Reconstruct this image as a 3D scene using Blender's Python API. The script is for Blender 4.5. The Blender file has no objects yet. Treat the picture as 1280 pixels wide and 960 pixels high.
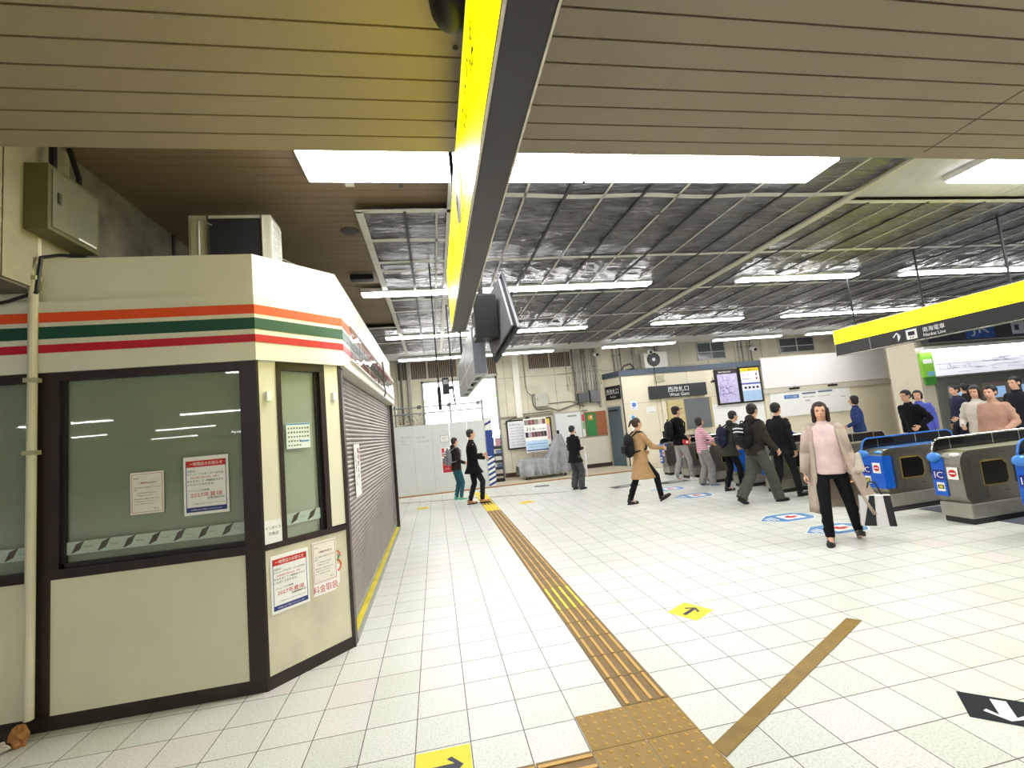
import bpy, bmesh, math, random
from mathutils import Vector, Matrix, Euler
random.seed(7)
C = bpy.context.scene.collection
V = Vector
PI = math.pi
# ------------------------------------------------------------------ camera solved from the floor grid
FPX, PITCH, ROLL, YAW, H = 568.602893, .0998008819, -.0947307253, .176265398, 1.68307
fw = V((math.sin(YAW)*math.cos(PITCH), math.cos(YAW)*math.cos(PITCH), math.sin(PITCH)))
r0 = V((math.cos(YAW), -math.sin(YAW), 0)); u0 = r0.cross(fw)
RT = math.cos(ROLL)*r0 + math.sin(ROLL)*u0
UP = -math.sin(ROLL)*r0 + math.cos(ROLL)*u0
cam = bpy.data.cameras.new('camera'); co = bpy.data.objects.new('camera', cam); C.objects.link(co)
m = Matrix((RT, UP, -fw)).transposed().to_4x4(); m.translation = (0, 0, H); co.matrix_world = m
cam.sensor_width = 36; cam.lens = 36*FPX/1280; cam.clip_start = .02; cam.clip_end = 200
bpy.context.scene.camera = co
def ray(x, y): return fw*FPX + RT*(x-640) + UP*(480-y)
O = V((0, 0, H))
def onZ(x, y, z=0): d = ray(x, y); return O + d*((z-H)/d.z)
def onY(x, y, Y): d = ray(x, y); return O + d*(Y/d.y)
def onX(x, y, X): d = ray(x, y); return O + d*(X/d.x)
def onP(x, y, p, n): d = ray(x, y); p = V(p); n = V(n); return O + d*((p-O).dot(n)/d.dot(n))

sc = bpy.context.scene
sc.view_settings.view_transform = 'Standard'; sc.view_settings.look = 'None'
sc.view_settings.gamma = 1; sc.view_settings.use_curve_mapping = False
sc.view_settings.exposure = 0.28
w = bpy.data.worlds.new('world'); sc.world = w; w.use_nodes = True
w.node_tree.nodes['Background'].inputs[0].default_value = (.95, .97, 1, 1)
w.node_tree.nodes['Background'].inputs[1].default_value = .28

# ------------------------------------------------------------------ materials
MC = {}
def srgb(c):
    if isinstance(c, str):
        c = tuple(int(c[i:i+2], 16)/255 for i in (0, 2, 4))
        c = tuple(x/12.92 if x <= .04045 else ((x+.055)/1.055)**2.4 for x in c)
    return (*c[:3], 1)
def mat(c, rough=.6, metal=0, em=0, noise=0, scale=8, bump=0, spec=.5, detail=4, key=None):
    k = (c, rough, metal, em, noise, scale, bump, spec)
    if k in MC: return MC[k]
    M = bpy.data.materials.new('paint'); M.use_nodes = True; nt = M.node_tree; b = nt.nodes['Principled BSDF']
    col = srgb(c)
    b.inputs['Base Color'].default_value = col; b.inputs['Roughness'].default_value = rough
    b.inputs['Metallic'].default_value = metal; b.inputs['Specular IOR Level'].default_value = spec
    if em:
        b.inputs['Emission Color'].default_value = col; b.inputs['Emission Strength'].default_value = em
    if True:
        tc = nt.nodes.new('ShaderNodeTexCoord'); n = nt.nodes.new('ShaderNodeTexNoise')
        n.inputs['Scale'].default_value = scale; n.inputs['Detail'].default_value = detail
        nt.links.new(tc.outputs['Object'], n.inputs['Vector'])
        if not em:
            am = noise or .04
            r = nt.nodes.new('ShaderNodeValToRGB')
            r.color_ramp.elements[0].position = .3; r.color_ramp.elements[1].position = .7
            r.color_ramp.elements[0].color = tuple(x*(1-am) for x in col[:3])+(1,)
            r.color_ramp.elements[1].color = tuple(min(1, x*(1+am*.5)) for x in col[:3])+(1,)
            nt.links.new(n.outputs['Fac'], r.inputs['Fac']); nt.links.new(r.outputs['Color'], b.inputs['Base Color'])
        if bump:
            bp = nt.nodes.new('ShaderNodeBump'); bp.inputs['Strength'].default_value = bump; bp.inputs['Distance'].default_value = .02
            nt.links.new(n.outputs['Fac'], bp.inputs['Height']); nt.links.new(bp.outputs['Normal'], b.inputs['Normal'])
    MC[k] = M; return M
def glassmat(tint, refl=.12, rough=.02, key='g'):
    k = ('glass', tint, refl)
    if k in MC: return MC[k]
    M = bpy.data.materials.new('glass'); M.use_nodes = True; nt = M.node_tree; nt.nodes.clear()
    o = nt.nodes.new('ShaderNodeOutputMaterial'); t = nt.nodes.new('ShaderNodeBsdfTransparent'); g = nt.nodes.new('ShaderNodeBsdfGlossy')
    mx = nt.nodes.new('ShaderNodeMixShader'); fr = nt.nodes.new('ShaderNodeFresnel'); fr.inputs[0].default_value = 1.5
    t.inputs[0].default_value = srgb(tint); g.inputs['Roughness'].default_value = rough
    ma = nt.nodes.new('ShaderNodeMath'); ma.operation = 'ADD'; ma.inputs[1].default_value = refl-.04
    nt.links.new(fr.outputs[0], ma.inputs[0]); ge = nt.nodes.new('ShaderNodeNewGeometry'); iv = nt.nodes.new('ShaderNodeMath'); iv.operation = 'SUBTRACT'; iv.inputs[0].default_value = 1; nt.links.new(ge.outputs['Backfacing'], iv.inputs[1])
    mu = nt.nodes.new('ShaderNodeMath'); mu.operation = 'MULTIPLY'; nt.links.new(ma.outputs[0], mu.inputs[0]); nt.links.new(iv.outputs[0], mu.inputs[1]); nt.links.new(mu.outputs[0], mx.inputs[0])
    nt.links.new(t.outputs[0], mx.inputs[1]); nt.links.new(g.outputs[0], mx.inputs[2]); nt.links.new(mx.outputs[0], o.inputs[0])
    MC[k] = M; return M

CREAM = mat('E2DEC0', .45, noise=.05, scale=3); WHITE = mat('F2F2EE', .5); BROWN = mat('2A1B15', .4, noise=.15)
STEEL = mat('8D8A84', .28, 1, noise=.08, scale=20); CHROME = mat('D8D8D8', .12, 1); BLACK = mat('0C0C0E', .5)
RUBBER = mat('1A1A1C', .7); GREYM = mat('9A9A96', .5, noise=.1)
WALLM = mat('DCD5C0', .8, noise=.12, scale=2, bump=.05)
PAPER = mat('F4F4F0', .6); INK = mat('18181A', .6); RED = mat('D0221E', .5); NAVY = mat('1E2F7A', .5); BLUE = mat('0E5CC8', .3)

# ------------------------------------------------------------------ mesh building
class MB:
    def __init__(s): s.b = bmesh.new()
    def box(s, a, b, rot=None, bev=0):
        a, b = V(a), V(b); c = (a+b)/2; d = b-a
        M = Matrix.Translation(c) @ (rot.to_4x4() if rot else Matrix()) @ Matrix.Diagonal((abs(d.x), abs(d.y), abs(d.z), 1))
        r = bmesh.ops.create_cube(s.b, size=1, matrix=M)
        if bev:
            es = list({e for v in r['verts'] for e in v.link_edges})
            bmesh.ops.bevel(s.b, geom=es, offset=bev, segments=2, affect='EDGES', profile=.7)
        return s
    def cone(s, p0, p1, ra, rb=None, n=12):
        p0, p1 = V(p0), V(p1); rb = ra if rb is None else rb; d = p1-p0
        if d.length < 1e-6: return s
        q = V((0, 0, 1)).rotation_difference(d.normalized())
        M = Matrix.Translation((p0+p1)/2) @ q.to_matrix().to_4x4()
        bmesh.ops.create_cone(s.b, cap_ends=True, segments=n, radius1=ra, radius2=rb, depth=d.length, matrix=M)
        return s
    def ball(s, c, r, n=12, rot=None):
        r = (r, r, r) if isinstance(r, (int, float)) else r
        M = Matrix.Translation(V(c)) @ (rot.to_4x4() if rot else Matrix()) @ Matrix.Diagonal((*r, 1))
        bmesh.ops.create_uvsphere(s.b, u_segments=n, v_segments=max(6, n*2//3), radius=1, matrix=M); return s
    def cap(s, p0, p1, ra, rb=None, n=12):
        rb = ra if rb is None else rb
        s.cone(p0, p1, ra, rb, n); s.ball(p0, ra, n); s.ball(p1, rb, n); return s
    def tube(s, pts, r, n=8):
        for a, b in zip(pts, pts[1:]): s.cone(a, b, r, r, n)
        for p in pts[1:-1]: s.ball(p, r, n)
        return s
    def prism(s, pts, vec):
        """closed polygon pts (3d) extruded by vec"""
        vec = V(vec); a = [s.b.verts.new(V(p)) for p in pts]; b = [s.b.verts.new(V(p)+vec) for p in pts]
        n = len(pts)
        s.b.faces.new(a[::-1]); s.b.faces.new(b)
        for i in range(n): s.b.faces.new((a[i], a[(i+1) % n], b[(i+1) % n], b[i]))
        return s
    def loft(s, rings, cap=True):
        """rings: lists of points, equal length, closed"""
        vs = [[s.b.verts.new(V(p)) for p in r] for r in rings]; n = len(vs[0])
        for A, B in zip(vs, vs[1:]):
            for i in range(n): s.b.faces.new((A[i], A[(i+1) % n], B[(i+1) % n], B[i]))
        if cap: s.b.faces.new(vs[0][::-1]); s.b.faces.new(vs[-1])
        return s
    def ell(s, rings, n=20):
        """rings: (x,y,z,rx,ry)"""
        return s.loft([[(x+rx*math.cos(2*PI*i/n), y+ry*math.sin(2*PI*i/n), z) for i in range(n)] for x, y, z, rx, ry in rings])
    def grid(s, f, nx, ny):
        vs = [[s.b.verts.new(V(f(i/nx, j/ny))) for i in range(nx+1)] for j in range(ny+1)]
        for j in range(ny):
            for i in range(nx): s.b.faces.new((vs[j][i], vs[j][i+1], vs[j+1][i+1], vs[j+1][i]))
        return s
    def mesh(s, name, m, smooth=False, fix=True):
        if fix: bmesh.ops.recalc_face_normals(s.b, faces=s.b.faces)
        me = bpy.data.meshes.new(name); s.b.to_mesh(me); s.b.free()
        for mm in (m if isinstance(m, (list, tuple)) else [m]): me.materials.append(mm)
        if smooth:
            for p in me.polygons: p.use_smooth = True
        return me
    def build(s, name, m, parent=None, smooth=False, fix=True):
        o = bpy.data.objects.new(name, s.mesh(name, m, smooth, fix)); C.objects.link(o)
        if parent: o.parent = parent
        return o
def tag(o, label=None, cat=None, group=None, kind=None):
    if label: o['label'] = label
    if cat: o['category'] = cat
    if group: o['group'] = group
    if kind: o['kind'] = kind
    return o
def struct(o, label, cat): return tag(o, label, cat, kind='structure')
def empty(name, label, cat, loc=(0, 0, 0), rot=None, group=None):
    o = bpy.data.objects.new(name, None); C.objects.link(o); o.empty_display_size = .1
    M = (rot.to_4x4() if rot else Matrix()); M.translation = V(loc); o.matrix_world = M
    return tag(o, label, cat, group)
def box(name, a, b, m, parent=None, bev=0): return MB().box(a, b, bev=bev).build(name, m, parent)
def copy_tree(o, parent=None):
    c = o.copy(); C.objects.link(c)
    if parent: c.parent = parent
    for ch in o.children: copy_tree(ch, c)
    return c
def basis(u, v=(0, 0, 1)):
    u = V(u).normalized(); v = V(v).normalized(); n = u.cross(v).normalized(); v = n.cross(u)
    return Matrix((u, v, n)).transposed()
class Board:
    """a flat thing on a surface: local x right, y up, z outward"""
    def __init__(s, name, label, cat, O_, u, v=(0, 0, 1), group=None, parent=None, lift=.003):
        B = basis(u, v); s.B = B; n = B.col[2]
        s.O = V(O_)+n*lift
        if parent is None: s.root = empty(name, label, cat, s.O, B, group)
        else: s.root = parent
        s.n = n
    def at(s, px, py):
        p = onP(px, py, s.O, s.n)-s.O; return (p.dot(s.B.col[0]), p.dot(s.B.col[1]))
    def rect(s, name, a, b, m, z=0, th=.002, bev=0):
        return MB().box((a[0], a[1], z), (b[0], b[1], z+th), bev=bev).build(name, m, s.root)
    def poly(s, name, pts, m, z=0, th=.002):
        return MB().prism([(p[0], p[1], z) for p in pts], (0, 0, th)).build(name, m, s.root)
    def text(s, name, items, m, z=.0025, th=.0006):
        """items: (string, x, y, height, width or None) ; one mesh of lettering"""
        b = bmesh.new()
        for st, x, y, h, wd in items:
            me = textmesh(st); t = bmesh.new(); t.from_mesh(me)
            xs = [v.co.x for v in t.verts]; ys = [v.co.y for v in t.verts]
            if not xs: continue
            x0, x1, y0, y1 = min(xs), max(xs), min(ys), max(ys)
            sy = h/max(1e-6, (y1-y0)); sx = (wd/max(1e-6, x1-x0)) if wd else sy
            for v in t.verts: v.co = V((x+(v.co.x-x0)*sx, y+(v.co.y-y0)*sy, z+ (th if v.co.z > 0 else 0)))
            tm = bpy.data.meshes.new('t'); t.to_mesh(tm); t.free(); b.from_mesh(tm); bpy.data.meshes.remove(tm)
        me = bpy.data.meshes.new(name); b.to_mesh(me); b.free(); me.materials.append(m)
        o = bpy.data.objects.new(name, me); C.objects.link(o); o.parent = s.root; return o
TM = {}
def textmesh(st):
    if st in TM: return TM[st]
    cu = bpy.data.curves.new('t', 'FONT'); cu.body = st; cu.extrude = .01; cu.resolution_u = 2
    o = bpy.data.objects.new('t', cu); C.objects.link(o)
    dg = bpy.context.evaluated_depsgraph_get(); dg.update()
    me = bpy.data.meshes.new_from_object(o.evaluated_get(dg)); bpy.data.objects.remove(o); TM[st] = me; return me

# ================================================================== FLOOR
def floor_material():
    M = bpy.data.materials.new('terrazzo_tiles'); M.use_nodes = True; nt = M.node_tree; N = nt.nodes; L = nt.links
    b = N['Principled BSDF']; tc = N.new('ShaderNodeTexCoord')
    sep = N.new('ShaderNodeSeparateXYZ'); L.new(tc.outputs['Object'], sep.inputs[0])
    def mth(op, a, b2=None, c=None):
        n = N.new('ShaderNodeMath'); n.operation = op
        for i, x in enumerate((a, b2, c)):
            if x is None: continue
            if isinstance(x, (int, float)): n.inputs[i].default_value = x
            else: L.new(x, n.inputs[i])
        return n.outputs[0]
    ux = mth('ADD', mth('DIVIDE', sep.outputs[0], .3), .782+100); uy = mth('ADD', mth('DIVIDE', sep.outputs[1], .3), -.08+100)
    fx = mth('FRACT', ux); fy = mth('FRACT', uy)
    dx = mth('MINIMUM', fx, mth('SUBTRACT', 1, fx)); dy = mth('MINIMUM', fy, mth('SUBTRACT', 1, fy))
    d = mth('MINIMUM', dx, dy); line = mth('LESS_THAN', d, .0095)
    cx = mth('FLOOR', ux); cy = mth('FLOOR', uy); cmb = N.new('ShaderNodeCombineXYZ'); L.new(cx, cmb.inputs[0]); L.new(cy, cmb.inputs[1])
    wn = N.new('ShaderNodeTexWhiteNoise'); wn.noise_dimensions = '2D'; L.new(cmb.outputs[0], wn.inputs['Vector'])
    ra = N.new('ShaderNodeValToRGB'); ra.color_ramp.interpolation = 'LINEAR'
    e = ra.color_ramp.elements; e[0].color = srgb('D6D9CE'); e[1].color = srgb('E0DAD5')
    k = ra.color_ramp.elements.new(.7); k.color = srgb('DFE1D9')
    L.new(wn.outputs['Value'], ra.inputs['Fac'])
    n1 = N.new('ShaderNodeTexNoise'); n1.inputs['Scale'].default_value = 90; n1.inputs['Detail'].default_value = 3; L.new(tc.outputs['Object'], n1.inputs['Vector'])
    r2 = N.new('ShaderNodeValToRGB'); r2.color_ramp.elements[0].position = .36; r2.color_ramp.elements[0].color = (.62, .6, .57, 1); r2.color_ramp.elements[1].position = .52; r2.color_ramp.elements[1].color = (1, 1, 1, 1)
    L.new(n1.outputs['Fac'], r2.inputs['Fac'])
    mx = N.new('ShaderNodeMix'); mx.data_type = 'RGBA'; mx.blend_type = 'MULTIPLY'; mx.inputs[0].default_value = .5
    L.new(ra.outputs['Color'], mx.inputs[6]); L.new(r2.outputs['Color'], mx.inputs[7])
    n3 = N.new('ShaderNodeTexNoise'); n3.inputs['Scale'].default_value = .9; n3.inputs['Detail'].default_value = 6; L.new(tc.outputs['Object'], n3.inputs['Vector'])
    r3 = N.new('ShaderNodeValToRGB'); r3.color_ramp.elements[0].position = .3; r3.color_ramp.elements[0].color = (.86, .85, .82, 1); r3.color_ramp.elements[1].position = .6
    L.new(n3.outputs['Fac'], r3.inputs['Fac'])
    m3 = N.new('ShaderNodeMix'); m3.data_type = 'RGBA'; m3.blend_type = 'MULTIPLY'; m3.inputs[0].default_value = .5
    L.new(mx.outputs[2], m3.inputs[6]); L.new(r3.outputs['Color'], m3.inputs[7])
    m2 = N.new('ShaderNodeMix'); m2.data_type = 'RGBA'; L.new(line, m2.inputs[0]); L.new(m3.outputs[2], m2.inputs[6]); m2.inputs[7].default_value = srgb('4A463F')
    L.new(m2.outputs[2], b.inputs['Base Color']); b.inputs['Roughness'].default_value = .33; b.inputs['Specular IOR Level'].default_value = .45
    rr = N.new('ShaderNodeMapRange'); L.new(n3.outputs['Fac'], rr.inputs[0]); rr.inputs[3].default_value = .24; rr.inputs[4].default_value = .42; L.new(rr.outputs[0], b.inputs['Roughness'])
    return M
fl = box('floor', (-24, -34, -.1), (30, 14.02, 0), floor_material()); struct(fl, 'white square terrazzo tile floor of the station concourse', 'floor')
# raised strip along the back wall with an orange brown edge
fb = box('floor', (-7, 14.02, -.1), (30, 18, .02), mat('BDB49C', .6, noise=.12, scale=1.5)); struct(fb, 'worn beige floor strip along the back wall behind the orange edging', 'floor')
k = box('trim_1', (-1.3, 13.96, 0), (6.6, 14.04, .026), mat('A8733E', .6, noise=.2)); struct(k, 'thin orange brown edging along the beige strip by the hoarding', 'floor edging')
k = MB().prism([(-1.05, 12.86, .001), (3.2, 11.3, .001), (3.2, 11.34, .001), (-1.05, 12.9, .001)], (0, 0, .003)).build('trim_2', mat('8A5A44', .6)); struct(k, 'thin brown joint line crossing the tiles near the hoarding', 'floor joint')

# tactile paving -----------------------------------------------------------
TAN = mat('7C6030', .55, noise=.15, scale=14); TANB = mat('C69C48', .45); YEL = mat('E6CB1C', .5, noise=.08); YELB = mat('F6E23A', .45)
BARS = {}
def guide_tile(x, y, along='y', bright=False, label='', grp='bar tactile tiles in the long guiding strip'):
    t = empty('tactile_tile', label, 'tactile paving', (x, y, 0), group=grp)
    mp, mb_ = (YEL, YELB) if bright == 1 else (TAN, YELB) if bright else (TAN, TANB)
    box('tile_plate', (.002, .002, 0), (.298, .298, .004), mp, t)
    for i in range(4):
        c = .0375+.075*i; key = (mb_.name, along)
        if key not in BARS: BARS[key] = (MB().box((-.011, .008, .004), (.011, .292, .010), bev=.003) if along == 'y' else MB().box((.008, -.011, .004), (.292, .011, .010), bev=.003)).mesh('guide_bar', mb_)
        o = bpy.data.objects.new('guide_bar', BARS[key]); C.objects.link(o); o.parent = t; o.location = (c, 0, 0) if along == 'y' else (0, c, 0)
    return t
brights = (5, 6)+tuple(range(24, 35))
for i in range(35):
    y = 2.74+.3*i
    br = (2 if i < 8 or i in (27, 28, 29) else 1) if i in brights else 0
    if i == 0: lab = 'brown bar tactile tile touching the studded warning tiles'
    elif br and i < 8: lab = 'brown tactile tile with bright yellow bars near the viewer end of the strip'
    elif br: lab = 'yellow bar tactile tile at the far end of the strip by the hoarding'
    else: lab = 'brown bar tactile tile in the long straight guiding strip up the concourse'
    guide_tile(.965, y, bright=br, label=lab)
for i in range(3):
    guide_tile(.37-.3*i, 2.15, 'x', label='brown bar tactile tile branching left from the studded warning tiles', grp='bar tactile tiles branching left')
STUD = None
def stud_tile(x, y, lab):
    t = empty('warning_tile', lab, 'tactile paving', (x, y, 0), group='studded warning tiles at the junction')
    box('tile_plate', (.002, .002, 0), (.298, .298, .004), mat('93732B', .55, noise=.15, scale=14), t)
    global STUD
    if STUD is None: STUD = MB().cone((0, 0, .004), (0, 0, .009), .0115, .006, 12).mesh('stud', TANB)
    for i in range(5):
        for j in range(5):
            o = bpy.data.objects.new('stud', STUD); C.objects.link(o); o.parent = t; o.location = (.03+.06*i, .03+.06*j, 0)
for i, x in enumerate((.67, .97)):
    for j, y in enumerate((2.44, 2.14, 1.84)):
        stud_tile(x, y, 'brown studded warning tile, ' + ('left' if i == 0 else 'right') + ' column, ' + ('row nearest the long strip' if j == 0 else 'second row' if j == 1 else 'row cut by the picture edge'))
p = [onZ(891, 932), onZ(908, 947), onZ(1077, 776), onZ(1058, 773)]
t = MB().prism([(q.x, q.y, .001) for q in p], (0, 0, .004)).build('floor_tape', mat('86690F', .4, noise=.2, scale=10))
tag(t, 'wide ochre tape strip running diagonally over the white tiles from the tactile junction', 'floor tape')

# floor stickers -----------------------------------------------------------
def arrow(L=1, hw=.42, sw=.13):   # pointing +y, centred
    return [(-sw/2, -L/2), (sw/2, -L/2), (sw/2, L/2-.22*L), (hw/2*1.0, L/2-.42*L), (hw/2+.08*L, L/2-.30*L), (0, L/2), (-hw/2-.08*L, L/2-.30*L), (-hw/2, L/2-.42*L), (-sw/2, L/2-.22*L)]
def floor_sticker(name, label, c, size, rot, mbase, mark, adir, grp=None, sizey=None, off=0):
    t = empty(name, label, 'floor sticker', (c[0], c[1], .0008), Euler((0, 0, rot)).to_matrix(), grp)
    s, s2 = size/2, (sizey or size)/2
    MB().box((-s, -s2, 0), (s, s2, .0015), bev=.0006).build('sticker_sheet', mbase, t)
    if mark:
        a = arrow(size*.70 if not sizey else min(size, sizey)*.78, size*.40 if not sizey else sizey*.6, .13*size if not sizey else sizey*.26)
        q = Euler((0, 0, adir)).to_matrix()
        MB().prism([q @ V((x, y, .0016))+V((off, 0, 0)) for x, y in a], (0, 0, .0006)).build('arrow', mark, t)
    return t
YS = mat('EFD51E', .45); NVY = mat('23263A', .5)
floor_sticker('arrow_sticker', 'yellow floor sticker with arrow pointing right, cut by the bottom edge of the picture', (-.085, 2.56), .29, 0, YS, NVY, -PI/2, 'yellow arrow floor stickers')
floor_sticker('arrow_sticker', 'yellow floor sticker with arrow pointing away, lying skewed right of the long tactile strip', (2.03, 3.785), .27, .52, YS, NVY, -PI/2, 'yellow arrow floor stickers')
floor_sticker('arrow_sticker', 'small far yellow floor sticker left of the two standing people near the hoarding', (-.42, 11.5), .29, 0, YS, mat('B98A20', .5), -PI/2, 'yellow arrow floor stickers')
floor_sticker('arrow_sticker', 'small far yellow floor sticker right of the tactile strip near the hoarding', (1.95, 10.5), .31, .3, YS, mat('B98A20', .5), -PI/2, 'yellow arrow floor stickers')
floor_sticker('arrow_sticker', 'dark grey floor sticker with white arrow at the right edge of the picture', (2.90, 1.98), .62, -.73, mat('24272C', .8, spec=.2), WHITE, PI, sizey=.245, off=-.15)
floor_sticker('floor_sign', 'thin dark floor sign on the tiles left of the covered cart', (2.9, 13.0), .42, -.3, mat('4A4E55', .5), None, 0, sizey=.3)
floor_sticker('floor_sign', 'dark floor sign with pale markings behind the woman in the tan coat', (4.62, 11.1), .75, .15, mat('3A3A3C', .5), mat('C8C8C8', .5), -PI/2, 'dark floor signs by the far gates', sizey=.36)
floor_sticker('floor_sign', 'dark floor sign with pale markings right of the tan coat, before the far gates', (5.8, 10.85), .75, .1, mat('3A3A3C', .5), mat('C8C8C8', .5), -PI/2, 'dark floor signs by the far gates', sizey=.36)
def blue_sticker(cx, cy, lab):
    t = empty('gate_sticker', lab, 'floor sticker', (cx, cy, .0008), group='blue gate guidance floor stickers')
    L_, W_ = .42, .24
    hexa = [(-L_, 0), (-L_*.35, -W_), (L_*.75, -W_), (L_, -W_*.5), (L_, W_*.5), (L_*.75, W_), (-L_*.35, W_)]
    MB().prism([(x, y, 0) for x, y in hexa], (0, 0, .0012)).build('sticker_sheet', mat('E8F0F6', .4), t)
    MB().prism([(x*.95, y*.92, .0013) for x, y in hexa], (0, 0, .0006)).build('blue_field', mat('4C86BE', .4), t)
    MB().box((-.05, -.13, .002), (.27, .13, .0026)).build('white_panel', PAPER, t)
    MB().box((-.30, -.06, .002), (-.27, .06, .0026)).box((-.24, -.09, .002), (-.21, .09, .0026)).box((-.18, -.1, .002), (-.15, .1, .0026)).build('lettering', WHITE, t)
    MB().prism([(.02, -.035, .0028), (.13, -.09, .0028), (.13, -.035, .0028), (.22, -.035, .0028), (.22, .035, .0028), (.13, .035, .0028), (.13, .09, .0028), (.02, .035, .0028)], (0, 0, .0005)).build('red_mark', RED, t)
for cx, cy, l in ((5.02, 5.35, 'blue hexagonal floor sticker under the feet of the woman in the pink sweater'), (5.02, 6.2, 'blue hexagonal floor sticker left of the woman in the pink sweater'),
                  (5.05, 8.75, 'blue hexagonal floor sticker right of the tan coat, the nearer of the small pair'), (5.1, 9.9, 'blue hexagonal floor sticker partly hidden behind the stepping foot of the tan coat')):
    blue_sticker(cx, cy, l)

# ================================================================== CEILINGS
SLAT = mat('8C7E66', .55, noise=.06, scale=2)
ZS = 3.272
b = MB()
y = 2.43
while y > -34:
    b.box((-24, y-.122, ZS), (14, y, ZS+.014)); y -= .132
b.box((-24, -34, ZS+.015), (14, 2.43, ZS+.03)); b.box((-4.6, 2.40, ZS+.02), (14, 2.43, 4.3))
o = b.build('ceiling', SLAT); struct(o, 'low beige slatted soffit above the viewer', 'ceiling')
q1, q2 = onZ(1280, 112, ZS), onZ(1155, 190, ZS)
o = MB().prism([(q1.x-.004, q1.y, ZS-.002), (q1.x+.004, q1.y, ZS-.002), (q2.x+.004, q2.y, ZS-.002), (q2.x-.004, q2.y, ZS-.002)], (0, 0, .003)).build('trim_10', mat('4A3E30', .7)); struct(o, 'thin dark joint line crossing the soffit slats at the right', 'ceiling joint')
b = MB(); y = 13.2; ZC = 4.20
while y > 2.5:
    b.box((-2.75, y-.126, ZC), (26, y, ZC+.014)); y -= .132
b.box((-2.75, 2.43, ZC+.015), (26, 13.2, ZC+.03))
o = b.build('ceiling', mat('705F48', .6, noise=.1, scale=2)); struct(o, 'high brown slatted ceiling above the shop', 'ceiling')
GP = mat('A6A8A4', .7, noise=.06)
b = MB(); b.box((-4.6, 13.2, 4.18), (26, 14.55, 4.3)); b.box((-4.6, 14.5, 4.18), (26, 14.55, 5.0)); b.box((-4.6, 14.5, 4.9), (26, 16.4, 5.0))
o = b.build('ceiling', GP); struct(o, 'smooth grey ceiling band in front of the back wall', 'ceiling')
b = MB()
for x0 in (5.15, 7.6, 10.1, 12.6): b.box((x0, 2.44, 4.155), (x0+2.43, 4.58, 4.185))
o = b.build('ceiling', mat('B4B4AE', .75, noise=.08)); struct(o, 'pale grey ceiling panels beside the first lights, at the right', 'ceiling')

# plastic sheets under the ceiling, with tapes and battens
def sheet_mat():
    M = bpy.data.materials.new('plastic_film'); M.use_nodes = True; nt = M.node_tree; N = nt.nodes; L = nt.links; b = N['Principled BSDF']
    b.inputs['Base Color'].default_value = srgb('4A4B50'); b.inputs['Roughness'].default_value = .27; b.inputs['Specular IOR Level'].default_value = .7
    tc = N.new('ShaderNodeTexCoord'); mp = N.new('ShaderNodeMapping'); mp.inputs['Scale'].default_value = (1.1, 5, 1); mp.inputs['Rotation'].default_value = (0, 0, .25)
    n = N.new('ShaderNodeTexNoise'); n.inputs['Scale'].default_value = 2.2; n.inputs['Detail'].default_value = 5; n.inputs['Distortion'].default_value = 1.2
    L.new(tc.outputs['Object'], mp.inputs[0]); L.new(mp.outputs[0], n.inputs[0])
    mp2 = N.new('ShaderNodeMapping'); mp2.inputs['Scale'].default_value = (1, 4.2, 1); mp2.inputs['Rotation'].default_value = (0, 0, -.75)
    n2 = N.new('ShaderNodeTexNoise'); n2.inputs['Scale'].default_value = 1.7; n2.inputs['Detail'].default_value = 6; n2.inputs['Distortion'].default_value = 2.2
    L.new(tc.outputs['Object'], mp2.inputs[0]); L.new(mp2.outputs[0], n2.inputs[0]); ad = N.new('ShaderNodeMath'); ad.operation = 'ADD'; L.new(n.outputs['Fac'], ad.inputs[0]); L.new(n2.outputs['Fac'], ad.inputs[1])
    bp = N.new('ShaderNodeBump'); bp.inputs['Strength'].default_value = 1; bp.inputs['Distance'].default_value = .12
    L.new(ad.outputs[0], bp.inputs['Height']); L.new(bp.outputs['Normal'], b.inputs['Normal'])
    r = N.new('ShaderNodeValToRGB'); r.color_ramp.elements[0].color = srgb('3C3D42'); r.color_ramp.elements[1].color = srgb('6E6E72'); r.color_ramp.elements[0].position = .35; r.color_ramp.elements[1].position = .7
    L.new(n.outputs['Fac'], r.inputs['Fac']); L.new(r.outputs['Color'], b.inputs['Base Color'])
    return M
SHM = sheet_mat(); TAPE = mat('B9B8B0', .5, noise=.1, scale=12); BATL = mat('A8A69C', .5); BATD = mat('26262A', .5)
import mathutils.noise as mn
def sag(x, y):
    return .024*mn.noise(V((x*1.3, y*3.2, 0)))+.014*mn.noise(V((x*3+y*4, y*7-x*3, 3)))+.008*mn.noise(V((x*9-y*6, y*12, 5)))
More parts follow.
